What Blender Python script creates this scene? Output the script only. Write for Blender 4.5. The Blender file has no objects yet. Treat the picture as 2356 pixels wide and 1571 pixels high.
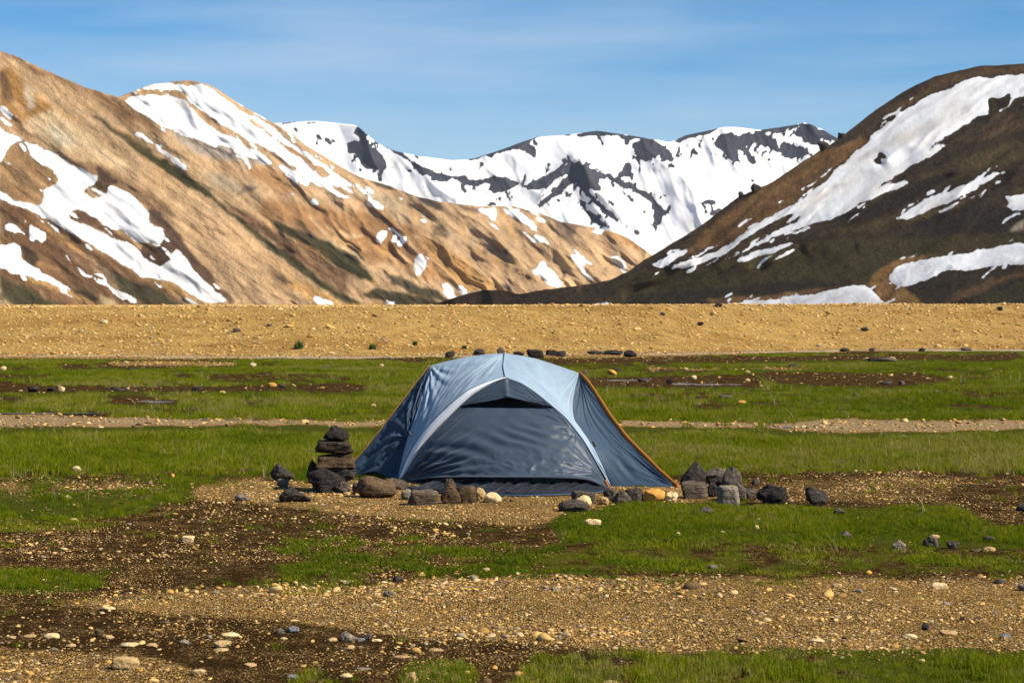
import bpy, bmesh, math, random
import numpy as np
from mathutils import Vector, Matrix, noise as mnoise

# ------------------------------------------------------------------ camera
F, CX, HY, CH = 4580.0, 1178.0, 700.0, 1.5      # focal length and horizon of the photograph, eye height
sc = bpy.context.scene
cam_d = bpy.data.cameras.new('camera'); cam = bpy.data.objects.new('camera', cam_d)
sc.collection.objects.link(cam)
cam.location = (0, 0, CH); cam.rotation_euler = (math.radians(90), 0, 0)
cam_d.sensor_width = 36.0; cam_d.lens = F / 2356 * 36
cam_d.shift_y = -(785.5 - HY) / 2356
cam_d.clip_start = 0.1; cam_d.clip_end = 40000
cam_d.dof.use_dof = True; cam_d.dof.focus_distance = 15.8; cam_d.dof.aperture_fstop = 9.0
sc.camera = cam
# ------------------------------------------------------------------ sky and sun
SUN_AZ, SUN_EL = math.radians(113), math.radians(43)
w = bpy.data.worlds.new('World'); sc.world = w; w.use_nodes = True
nt = w.node_tree; nt.nodes.clear()
def wn(t, **k):
    n = nt.nodes.new(t)
    for a, b in k.items(): setattr(n, a, b)
    return n
sky = wn('ShaderNodeTexSky', sky_type='NISHITA', sun_disc=False, sun_elevation=SUN_EL, sun_rotation=SUN_AZ,
         altitude=900.0, air_density=0.9, dust_density=0.15, ozone_density=3.2)
tc = wn('ShaderNodeTexCoord')
mp = wn('ShaderNodeMapping'); mp.inputs['Scale'].default_value = (2.2, 2.2, 17.0); mp.inputs['Rotation'].default_value = (0, 0.05, 0)
nz = wn('ShaderNodeTexNoise'); nz.inputs['Scale'].default_value = 2.1; nz.inputs['Detail'].default_value = 6; nz.inputs['Roughness'].default_value = 0.5
cr = wn('ShaderNodeValToRGB'); cr.color_ramp.elements[0].position = 0.36; cr.color_ramp.elements[1].position = 0.80
cr.color_ramp.elements[1].color = (0.55, 0.55, 0.55, 1)
mx = wn('ShaderNodeMix', data_type='RGBA'); mx.inputs[7].default_value = (5.0, 6.0, 7.2, 1)
hs = wn('ShaderNodeHueSaturation'); hs.inputs['Saturation'].default_value = 1.44
bg = wn('ShaderNodeBackground'); bg.inputs['Strength'].default_value = 0.069
wo = wn('ShaderNodeOutputWorld')
L = nt.links.new
L(tc.outputs['Generated'], mp.inputs[0]); L(mp.outputs[0], nz.inputs['Vector']); L(nz.outputs['Fac'], cr.inputs[0])
L(cr.outputs[0], mx.inputs[0]); L(sky.outputs[0], hs.inputs['Color']); L(hs.outputs[0], mx.inputs[6]); L(mx.outputs[2], bg.inputs[0]); L(bg.outputs[0], wo.inputs[0])
sd = bpy.data.lights.new('sun', 'SUN'); sun = bpy.data.objects.new('sun', sd); sc.collection.objects.link(sun)
sd.energy = 4.9; sd.angle = math.radians(0.55); sd.color = (1.0, 0.91, 0.76)
sdir = Vector((math.sin(SUN_AZ) * math.cos(SUN_EL), math.cos(SUN_AZ) * math.cos(SUN_EL), math.sin(SUN_EL)))
sun.rotation_euler = sdir.to_track_quat('Z', 'Y').to_euler(); sun.location = (40, -10, 40)
# ------------------------------------------------------------------ exposure
sc.view_settings.view_transform = 'Standard'; sc.view_settings.look = 'None'
sc.view_settings.exposure = 0.78; sc.view_settings.gamma = 1.0; sc.view_settings.use_curve_mapping = False
sc.render.resolution_x, sc.render.resolution_y = 1024, 682

# ================================================================== helpers
rng = np.random.default_rng(7); random.seed(7)
COL = sc.collection
def h2(ix, iy, s):
    n = (ix.astype(np.int64) * 374761393 + iy.astype(np.int64) * 668265263 + s * 974711) & 0x7fffffff
    n = ((n ^ (n >> 13)) * 1274126177) & 0x7fffffff
    n = ((n ^ (n >> 15)) * 1103515245 + 12345) & 0x7fffffff
    return ((n ^ (n >> 16)) & 0xffff) / 65535.0
def vn(x, y, s=0):
    x = np.asarray(x, float); y = np.asarray(y, float); ix = np.floor(x); iy = np.floor(y); fx = x - ix; fy = y - iy
    fx = fx * fx * fx * (fx * (fx * 6 - 15) + 10); fy = fy * fy * fy * (fy * (fy * 6 - 15) + 10)
    a = h2(ix, iy, s); b = h2(ix + 1, iy, s); c = h2(ix, iy + 1, s); d = h2(ix + 1, iy + 1, s)
    return (a * (1 - fx) + b * fx) * (1 - fy) + (c * (1 - fx) + d * fx) * fy
def fbm(x, y, s=0, o=4, g=0.5):
    v = 0; a = 1; t = 0
    for k in range(o):
        v = v + a * (vn(x, y, s + k * 17) - 0.5); t += a; a *= g; x, y = 1.64 * x - 1.18 * y + 5.3, 1.18 * x + 1.64 * y + 1.7
    return v / t * 2          # about -1 .. 1
def sstep(a, b, x):
    t = np.clip((x - a) / (b - a), 0, 1); return t * t * (3 - 2 * t)
def at(px, py, d):            # pixel of the photograph at distance d -> world point
    return np.array(((px - CX) / F * d, d, CH - (py - HY) / F * d))
def gd(py): return F * CH / (py - HY)       # distance of level ground seen at row py

def link(name, me, mat=None, parent=None):
    o = bpy.data.objects.new(name, me); COL.objects.link(o)
    if mat is not None and me is not None and not me.materials: me.materials.append(mat)
    if parent is not None: o.parent = parent
    return o
def tag(o, label=None, cat=None, group=None, kind=None):
    if label: o['label'] = label
    if cat: o['category'] = cat
    if group: o['group'] = group
    if kind: o['kind'] = kind
    return o
def mesh_np(name, V, Q, smooth=True, attrs=None):
    V = np.asarray(V, np.float32); Q = np.asarray(Q, np.int32); k = Q.shape[1]
    me = bpy.data.meshes.new(name); me.vertices.add(len(V)); me.vertices.foreach_set('co', V.ravel())
    me.loops.add(Q.size); me.loops.foreach_set('vertex_index', Q.ravel())
    me.polygons.add(len(Q)); me.polygons.foreach_set('loop_start', np.arange(0, Q.size, k, dtype=np.int32))
    me.polygons.foreach_set('loop_total', np.full(len(Q), k, np.int32))
    if smooth: me.polygons.foreach_set('use_smooth', np.ones(len(Q), bool))
    me.update(calc_edges=True)
    for nm, (ty, arr) in (attrs or {}).items():
        a = me.attributes.new(nm, ty, 'POINT'); arr = np.asarray(arr, np.float32)
        a.data.foreach_set({'FLOAT': 'value', 'FLOAT_COLOR': 'color', 'FLOAT_VECTOR': 'vector'}[ty], arr.ravel())
    return me
def grid_quads(nr, nc):
    i = np.arange((nr - 1) * nc).reshape(nr - 1, nc)[:, :-1].ravel()
    return np.stack([i, i + 1, i + nc + 1, i + nc], 1)

class NB:                      # small node builder
    def __init__(s, name):
        s.m = bpy.data.materials.new(name); s.m.use_nodes = True; s.t = s.m.node_tree
        s.t.nodes.clear(); s.out = s.n('ShaderNodeOutputMaterial')
    def n(s, ty, **k):
        x = s.t.nodes.new(ty)
        for a, b in k.items():
            if a in x.bl_rna.properties and not a[0].isupper(): setattr(x, a, b)
        return x
    def set(s, sock, v):
        if isinstance(v, bpy.types.NodeSocket): s.t.links.new(v, sock)
        elif isinstance(v, (tuple, list)) and len(v) == 3 and sock.type == 'RGBA': sock.default_value = (*v, 1)
        else: sock.default_value = v
    def attr(s, name, vec=False, inst=False):
        x = s.n('ShaderNodeAttribute', attribute_name=name, attribute_type='INSTANCER' if inst else 'GEOMETRY')
        return x.outputs['Vector' if vec == 1 else ('Color' if vec == 2 else 'Fac')]
    def noise(s, vec=None, scale=5, detail=4, rough=0.5, out='Fac', dist=0):
        x = s.n('ShaderNodeTexNoise')
        if vec is not None: s.set(x.inputs['Vector'], vec)
        s.set(x.inputs['Scale'], scale); x.inputs['Detail'].default_value = detail; x.inputs['Roughness'].default_value = rough
        x.inputs['Distortion'].default_value = dist
        return x.outputs[out]
    def voro(s, vec, scale, out='Color', feature='F1', rnd=1.0):
        x = s.n('ShaderNodeTexVoronoi', feature=feature); s.set(x.inputs['Vector'], vec); s.set(x.inputs['Scale'], scale)
        x.inputs['Randomness'].default_value = rnd
        return x.outputs[out]
    def map(s, vec, scale=(1, 1, 1), rot=(0, 0, 0)):
        x = s.n('ShaderNodeMapping'); s.set(x.inputs['Vector'], vec); x.inputs['Scale'].default_value = scale; x.inputs['Rotation'].default_value = rot
        return x.outputs[0]
    def mix(s, f, a, b, blend='MIX'):
        x = s.n('ShaderNodeMix', data_type='RGBA', blend_type=blend, clamp_factor=True)
        s.set(x.inputs[0], f); s.set(x.inputs[6], a); s.set(x.inputs[7], b); return x.outputs[2]
    def m(s, *a): pass
    def math(s, op, a, b=0.0, c=None):
        x = s.n('ShaderNodeMath', operation=op); s.set(x.inputs[0], a); s.set(x.inputs[1], b)
        if c is not None: s.set(x.inputs[2], c)
        return x.outputs[0]
    def rampf(s, f, lo, hi):
        x = s.n('ShaderNodeMapRange', interpolation_type='SMOOTHSTEP'); s.set(x.inputs[0], f)
        x.inputs[1].default_value = lo; x.inputs[2].default_value = hi; return x.outputs[0]
    def ramp(s, f, stops, interp='LINEAR'):
        x = s.n('ShaderNodeValToRGB'); e = x.color_ramp.elements; x.color_ramp.interpolation = interp
        while len(e) < len(stops): e.new(0.5)
        for el, (p, c) in zip(e, stops): el.position = p; el.color = (*c, 1)
        s.set(x.inputs[0], f); return x.outputs[0]
    def bump(s, h, strength=0.5, dist=0.02, normal=None):
        x = s.n('ShaderNodeBump'); s.set(x.inputs['Height'], h); x.inputs['Strength'].default_value = strength; x.inputs['Distance'].default_value = dist
        if normal is not None: s.set(x.inputs['Normal'], normal)
        return x.outputs[0]
    def tex(s): return s.n('ShaderNodeTexCoord').outputs['Object']
    def geo(s): return s.n('ShaderNodeNewGeometry').outputs['Position']
    def bsdf(s, color, rough=0.9, spec=0.3, normal=None, **k):
        x = s.n('ShaderNodeBsdfPrincipled'); s.set(x.inputs['Base Color'], color); s.set(x.inputs['Roughness'], rough)
        s.set(x.inputs['Specular IOR Level'], spec)
        if normal is not None: s.set(x.inputs['Normal'], normal)
        for a, b in k.items(): s.set(x.inputs[a.replace('_', ' ')], b)
        return x.outputs[0]
    def trans(s, bs, color, f):
        t = s.n('ShaderNodeBsdfTranslucent'); s.set(t.inputs[0], color)
        x = s.n('ShaderNodeMixShader'); s.set(x.inputs[0], f); s.t.links.new(bs, x.inputs[1]); s.t.links.new(t.outputs[0], x.inputs[2]); return x.outputs[0]
    def done(s, sh): s.t.links.new(sh, s.out.inputs[0]); return s.m

# ---- soft region maps drawn on the photograph's plane, then carried onto the built surfaces
def inpoly(X, Y, P):
    P = np.asarray(P, float); x0, y0 = P[:, 0], P[:, 1]; x1, y1 = np.roll(x0, -1), np.roll(y0, -1)
    r = np.zeros(X.shape, bool)
    for a, b, c, d in zip(x0, y0, x1, y1):
        if b == d: continue
        r ^= ((Y >= b) != (Y >= d)) & (X < (c - a) * (Y - b) / (d - b) + a)
    return r
def blur(A, n, passes=2):
    if n < 1: return A
    for _ in range(passes):
        for ax in (0, 1):
            pad = [(0, 0), (0, 0)]; pad[ax] = (n + 1, n)
            B = np.cumsum(np.pad(A, pad, mode='edge'), axis=ax, dtype=float)
            sl = lambda a, b: (slice(a, b), slice(None)) if ax == 0 else (slice(None), slice(a, b))
            m = A.shape[ax]
            A = (B[sl(2 * n + 1, 2 * n + 1 + m)] - B[sl(0, m)]) / (2 * n + 1)
    return A
class Plane:
    def __init__(s, x0, x1, y0, y1, st, warp, wl, seed, ay=1.0):
        s.x0, s.y0, s.st = x0, y0, st
        s.X, s.Y = np.meshgrid(np.arange(x0, x1, st, dtype=float), np.arange(y0, y1, st, dtype=float))
        k = np.clip((s.Y - 800) / 450, 0.12, 1.0) if ay < 1 else 1.0
        s.WX = s.X + k * warp * fbm(s.X / wl, s.Y / wl / ay, seed, 5, 0.65); s.WY = s.Y + k * warp * ay * fbm(s.X / wl, s.Y / wl / ay, seed + 5, 5, 0.65)
    def mask(s, polys, b=1):
        M = np.zeros(s.X.shape)
        for P in polys:
            P = np.asarray(P, float); pad = 40
            i0, i1 = [int(np.clip(v, 0, s.X.shape[0])) for v in ((P[:, 1].min() - pad - s.y0) / s.st, (P[:, 1].max() + pad - s.y0) / s.st + 1)]
            j0, j1 = [int(np.clip(v, 0, s.X.shape[1])) for v in ((P[:, 0].min() - pad - s.x0) / s.st, (P[:, 0].max() + pad - s.x0) / s.st + 1)]
            if i1 <= i0 or j1 <= j0: continue
            M[i0:i1, j0:j1] = np.maximum(M[i0:i1, j0:j1], inpoly(s.WX[i0:i1, j0:j1], s.WY[i0:i1, j0:j1], P))
        return blur(M, b)
    def sample(s, A, px, py):
        fx = np.clip((px - s.x0) / s.st, 0, A.shape[1] - 1.001); fy = np.clip((py - s.y0) / s.st, 0, A.shape[0] - 1.001)
        ix = fx.astype(int); iy = fy.astype(int); fx = fx - ix; fy = fy - iy
        if A.ndim == 3: fx = fx[..., None]; fy = fy[..., None]
        return (A[iy, ix] * (1 - fx) + A[iy, ix + 1] * fx) * (1 - fy) + (A[iy + 1, ix] * (1 - fx) + A[iy + 1, ix + 1] * fx) * fy
def z2(*p): return [(x / 2.45, 80 + y / 2.45) for x, y in p]
def z3(*p): return [(600 + x / 2.613, 240 + y / 2.613) for x, y in p]
def z4(*p): return [(1400 + x / 2.46, 120 + y / 2.46) for x, y in p]

# ================================================================== mountains
def mountain_material(name, snowa=0.68, rock_bump=1.0, streak=0.35):
    b = NB(name); flow = b.attr('flow', 1); pos = b.geo()
    alb = b.attr('albedo', 2); sn = b.attr('snow')
    n1 = b.noise(b.map(flow, (0.010, 0.12, 1)), 1.0, 7, 0.62)
    n2 = b.noise(b.map(flow, (0.05, 0.07, 1)), 1.0, 8, 0.65)
    n3 = b.noise(b.map(flow, (0.3, 0.3, 1)), 1.0, 5, 0.6)
    v = b.math('MULTIPLY_ADD', b.math('SUBTRACT', n1, 0.5), streak * 3.2, 1.0)
    v = b.math('MULTIPLY', v, b.math('MULTIPLY_ADD', b.math('SUBTRACT', n2, 0.5), 0.6, 1.0))
    v = b.math('MULTIPLY', v, b.math('MULTIPLY_ADD', b.math('SUBTRACT', n3, 0.5), 1.1, 1.0))
    comb = b.n('ShaderNodeCombineColor')
    for i in range(3): b.set(comb.inputs[i], v)
    rock = b.mix(1.0, alb, comb.outputs[0], 'MULTIPLY')
    n4 = b.noise(b.map(flow, (0.006, 0.055, 1)), 1.0, 8, 0.68); n5 = b.noise(b.map(flow, (0.022, 0.03, 1)), 1.0, 8, 0.7)
    rock = b.mix(b.math('MULTIPLY', b.rampf(n4, 0.50, 0.66), 0.5), rock, b.mix(1.0, rock, (0.50, 0.40, 0.33), 'MULTIPLY'))
    rock = b.mix(b.math('MULTIPLY', b.rampf(n5, 0.53, 0.68), 0.6), rock, b.mix(1.0, rock, (1.35, 1.28, 1.22), 'MULTIPLY'))
    e = b.math('ADD', sn, b.math('MULTIPLY', b.math('SUBTRACT', b.noise(b.map(flow, (0.085, 0.14, 1)), 1.0, 9, 0.78), 0.5), 1.45))
    f = b.rampf(e, 0.41, 0.48)
    dirt_shade = b.noise(b.map(flow, (0.008, 0.035, 1)), 1.0, 6, 0.6)
    snowc = b.mix(b.rampf(dirt_shade, 0.42, 0.75), (snowa, snowa * 1.01, snowa * 1.03), (snowa * 0.70, snowa * 0.67, snowa * 0.63))
    snowc = b.mix(b.attr('dirt_shade'), snowc, (0.40, 0.365, 0.33))
    col = b.mix(f, rock, snowc)
    hb = b.math('ADD', b.math('MULTIPLY', n2, 1.0), b.math('MULTIPLY', n3, 0.35)); hb = b.math('ADD', hb, b.math('MULTIPLY', n5, 0.8))
    hb = b.math('ADD', hb, b.math('MULTIPLY', n1, 0.35))
    hb = b.math('MULTIPLY', hb, b.math('MULTIPLY_ADD', f, -0.88, 1.0))
    nrm = b.bump(hb, 0.6 * rock_bump, 5.0)
    return b.done(b.bsdf(col, 0.92, 0.12, nrm))

MP = Plane(-420, 2790, 60, 730, 2.0, 8, 30, 3)
def box_of(P):
    P = np.asarray(P); c = lambda v, n: int(np.clip(v, 0, n))
    return c((P[:, 1].min() - 24 - MP.y0) / 2, MP.X.shape[0]), c((P[:, 1].max() + 24 - MP.y0) / 2, MP.X.shape[0]), c((P[:, 0].min() - 24 - MP.x0) / 2, MP.X.shape[1]), c((P[:, 0].max() + 24 - MP.x0) / 2, MP.X.shape[1])
def make_strokes(n, xr, yr, ang, spread, ln, wd, pal, seed):      # scree chutes, ribs and stains down the slope
    r_ = np.random.default_rng(seed); out = []
    for _ in range(n):
        x, y = r_.uniform(*xr), r_.uniform(*yr); a = math.radians(ang + r_.normal(0, spread)); l = r_.uniform(*ln); w_ = r_.uniform(*wd); bend = r_.normal(0, 0.06) * l
        t = np.linspace(0, 1, 9); hw = w_ * np.sin(np.pi * t) ** 0.6 * (0.6 + 0.6 * t); cx = x + l * t * math.cos(a) - bend * np.sin(np.pi * t) * math.sin(a); cy = y + l * t * math.sin(a) + bend * np.sin(np.pi * t) * math.cos(a)
        nx, ny = -math.sin(a), math.cos(a); P = list(zip(cx + nx * hw / 2, cy + ny * hw / 2)) + list(zip((cx - nx * hw / 2)[::-1], (cy - ny * hw / 2)[::-1]))
        out.append((P, pal[r_.integers(len(pal))], r_.uniform(0.30, 0.75)))
    return out
def paint(base, items, strokes=()):
    A = np.empty(MP.X.shape + (3,)); A[:] = base
    for polys, colr, b in items:
        m = MP.mask(polys, max(1, int(b * 0.4)))[..., None]; A = A * (1 - m) + np.array(colr) * m
    for P, colr, al_ in strokes:
        i0, i1, j0, j1 = box_of(P)
        if i1 <= i0 or j1 <= j0: continue
        m = al_ * blur(inpoly(MP.WX[i0:i1, j0:j1], MP.WY[i0:i1, j0:j1], P).astype(float), 1)[..., None]; A[i0:i1, j0:j1] = A[i0:i1, j0:j1] * (1 - m) + np.array(colr) * m
    for polys, colr, b in items:
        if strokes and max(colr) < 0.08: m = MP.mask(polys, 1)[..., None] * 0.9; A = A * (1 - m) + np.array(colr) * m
    big = 1 + 0.34 * fbm(MP.X / 110, MP.Y / 80, 7, 4, 0.6) + 0.22 * fbm(MP.X / 17, MP.Y / 14, 9, 4, 0.65)
    A = A * np.clip(big, 0.35, 1.7)[..., None]
    return A
# ---- left-hand ranges: regions of differently coloured ground
tanc = (0.40, 0.262, 0.140)
left_items = [
 ([z2((0,925),(140,985),(330,1070),(500,1170),(700,1300),(800,1365),(900,1400),(1000,1480),(1050,1560),(0,1560))], (0.150, 0.080, 0.038), 5),
 ([z2((330,690),(555,795),(640,850),(760,920),(850,990),(930,1010),(1000,1060),(940,950),(830,880),(700,790),(560,730))], (0.244, 0.146, 0.073), 4),
 ([z2((100,150),(250,210),(400,260),(560,320),(680,370),(780,430),(870,500),(920,600),(800,540),(700,500),(600,420),(480,330),(300,250),(180,220))], (0.242, 0.134, 0.061), 7),
 ([z2((200,440),(300,420),(400,500),(500,570),(600,650),(700,700),(740,780),(640,750),(500,690),(350,640),(220,590),(160,540),(170,470))], (0.520, 0.381, 0.218), 8),
 ([z2((250,500),(330,520),(440,590),(430,640),(300,600))], (0.612, 0.510, 0.353), 6),
 ([z2((0,190),(60,190),(110,240),(180,300),(200,350),(270,390),(300,430),(220,440),(150,480),(80,480),(50,430),(0,390))], (0.278, 0.144, 0.041), 5),
 ([z2((0,200),(30,210),(60,300),(75,380),(40,390),(0,340))], (0.130, 0.070, 0.030), 4),
 ([z2((130,270),(190,310),(190,400),(160,430),(140,340))], (0.389, 0.306, 0.213), 4),
 ([z2((0,80),(110,100),(150,150),(60,150),(0,130))], (0.244, 0.146, 0.085), 5),
 ([z2((0,720),(20,710),(60,610),(130,605),(180,680),(330,800),(300,860),(240,870),(240,960),(130,950),(0,890))], (0.250, 0.149, 0.067), 3),
 ([z2((470,885),(560,800),(640,820),(610,900),(570,922))], (0.100, 0.055, 0.030), 3),
 ([z2((540,740),(660,820),(640,840),(550,800))], (0.060, 0.035, 0.022), 3),
 ([z2((390,990),(480,1000),(600,1080),(740,1150),(780,1230),(640,1140),(480,1070),(400,1040))], (0.105, 0.058, 0.032), 3),
 ([z2((630,930),(660,915),(680,940),(665,970),(635,965))], (0.120, 0.065, 0.030), 2),
 ([z2((835,980),(900,1000),(960,1080),(1020,1130),(1050,1200),(1120,1270),(1200,1370),(1330,1510),(1290,1515),(1190,1420),(1110,1340),(1050,1270),(1005,1215),(970,1235),(950,1280),(900,1310),(840,1280),(780,1230),(800,1190),(870,1190),(925,1140),(910,1090),(840,1050))], (0.075, 0.043, 0.027), 3),
 ([z2((120,1180),(200,1220),(230,1280),(180,1310),(130,1260))], (0.045, 0.030, 0.020), 4),
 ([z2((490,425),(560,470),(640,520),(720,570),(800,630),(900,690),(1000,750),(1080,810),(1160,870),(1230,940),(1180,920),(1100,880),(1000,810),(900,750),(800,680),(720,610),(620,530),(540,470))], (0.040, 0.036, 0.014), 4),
 ([z2((1230,930),(1350,980),(1500,1060),(1700,1180),(1960,1340),(1960,1480),(1820,1390),(1600,1220),(1400,1070))], (0.190, 0.105, 0.055), 5),
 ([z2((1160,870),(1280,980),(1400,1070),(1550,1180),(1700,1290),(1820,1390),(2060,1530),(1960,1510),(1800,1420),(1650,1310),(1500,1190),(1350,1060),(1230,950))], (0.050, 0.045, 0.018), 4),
 ([z2((1080,1110),(1300,1250),(1500,1360),(1620,1450),(1400,1330),(1200,1200))], (0.268, 0.165, 0.085), 6),
 ([z2((1500,1320),(1700,1420),(1850,1500),(1700,1470),(1560,1390))], (0.100, 0.065, 0.035), 5),
 ([z2((1610,1400),(1760,1420),(1960,1500),(2200,1560),(1850,1560),(1700,1480))], (0.464, 0.268, 0.093), 4),
 ([z2((0,1350),(100,1410),(250,1480),(400,1540),(80,1540),(0,1470))], (0.055, 0.046, 0.020), 5),
 ([z2((620,1340),(760,1400),(900,1450),(1050,1540),(850,1540),(700,1460))], (0.050, 0.042, 0.020), 5),
 ([z2((430,1430),(560,1490),(520,1500),(420,1460))], (0.050, 0.035, 0.020), 4),
 ([z2((0,1440),(60,1500),(80,1560),(0,1560)), z2((560,1470),(640,1490),(700,1560),(600,1560))], (0.510, 0.371, 0.204), 3),
 ([z2((130,1350),(200,1370),(300,1405),(440,1455),(560,1530),(440,1500),(300,1440),(180,1400)), z2((820,1370),(1000,1410),(1100,1475),(1000,1460),(880,1410))], (0.389, 0.232, 0.083), 3),
 ([z2((860,570),(900,590),(880,600)), z2((820,460),(870,480),(860,490))], (0.100, 0.060, 0.035), 2),
 # second mountain
 ([z2((720,345),(800,315),(900,308),(990,325),(1045,350),(1040,370),(980,350),(900,335),(800,340))], (0.306, 0.185, 0.083), 2),
 ([z2((930,265),(1100,255),(1150,270),(1050,285),(960,278))], (0.293, 0.183, 0.098), 2),
 ([z2((940,530),(1100,590),(1250,620),(1400,670),(1540,740),(1400,720),(1200,700),(1100,660),(1000,600))], (0.250, 0.209, 0.167), 6),
 ([z2((1300,640),(1380,670),(1400,700),(1300,690)), z2((1380,840),(1450,860),(1400,890),(1320,900))], (0.115, 0.085, 0.070), 4),
 ([z2((1150,780),(1300,800),(1400,860),(1300,900),(1180,850))], (0.315, 0.242, 0.152), 8),
 ([z2((1400,740),(1550,760),(1700,860),(1740,930),(1600,900),(1420,800))], (0.315, 0.172, 0.070), 6),
 ([z3((0,560),(200,590),(380,600),(480,640),(700,650),(940,740),(900,860),(800,960),(640,940),(480,820),(300,780),(0,660))], (0.262, 0.140, 0.055), 8),
 ([z3((490,740),(470,800),(540,860),(500,880),(450,800))], (0.389, 0.222, 0.070), 5),
 ([z3((940,745),(1000,790),(1100,850),(1250,950),(1450,1105),(1250,1120),(1100,1010),(1000,880))], (0.389, 0.222, 0.079), 6),  # sunlit ochre face of the pyramid spur, its light painted into the colour
 ([z3((800,960),(900,880),(950,800),(1010,900),(1090,1010),(1200,1100),(1080,1080),(900,1030))], (0.293, 0.159, 0.067), 6),
 ([z3((1020,735),(1080,720),(1140,790),(1120,810),(1040,790))], (0.120, 0.075, 0.045), 4),
 ([z3((1200,820),(1330,870),(1500,950),(1700,1090),(1560,1060),(1400,960),(1280,890))], (0.268, 0.159, 0.073), 6),
 ([z3((560,470),(700,520),(860,600),(840,650),(700,600),(600,560)), z3((780,650),(880,660),(860,700),(800,690))], (0.407, 0.311, 0.185), 6),
 ([z3((1420,700),(1600,780),(1800,870),(2000,960),(2100,1040),(1900,1000),(1700,900),(1500,790))], (0.371, 0.242, 0.121), 8),
 ([z3((640,430),(720,460),(800,520),(760,510),(680,470)), z3((900,520),(980,540),(1060,580),(1110,650),(1040,630),(960,580)), z3((590,400),(620,420),(700,450),(660,450))], (0.065, 0.045, 0.035), 3),
 ([z3((1700,650),(1800,680),(1960,740),(1900,745),(1880,820),(1800,760)), z3((1160,600),(1300,620),(1340,660),(1230,640)), z3((1480,610),(1640,620),(1700,660),(1600,650)), z3((1800,770),(1880,800),(1920,860),(1850,830))], (0.150, 0.100, 0.065), 4),
 ([z3((2060,780),(2150,750),(2300,850),(2340,900),(2200,860))], (0.260, 0.134, 0.046), 3),
 ([z3((1470,880),(1490,880),(1490,910),(1470,910)), z3((1330,880),(1360,880),(1350,900)), z3((1480,950),(1500,955),(1500,980),(1480,980)), z3((1520,990),(1550,1000),(1540,1025)), z3((1560,845),(1590,850),(1580,862)), z3((1810,1000),(1830,1010),(1830,1060)), z3((2150,975),(2210,990),(2190,1000)), z3((1440,1070),(1500,1090),(1520,1120),(1470,1110))], (0.075, 0.055, 0.050), 3),
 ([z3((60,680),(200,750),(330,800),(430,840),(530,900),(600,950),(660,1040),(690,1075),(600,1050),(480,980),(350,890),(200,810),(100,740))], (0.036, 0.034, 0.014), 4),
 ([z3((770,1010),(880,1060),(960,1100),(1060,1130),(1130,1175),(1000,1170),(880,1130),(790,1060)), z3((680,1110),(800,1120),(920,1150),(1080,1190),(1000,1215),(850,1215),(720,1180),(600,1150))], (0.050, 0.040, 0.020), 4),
 ([z3((950,1140),(1050,1160),(1090,1185),(980,1170))], (0.353, 0.242, 0.139), 4),
]
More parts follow.
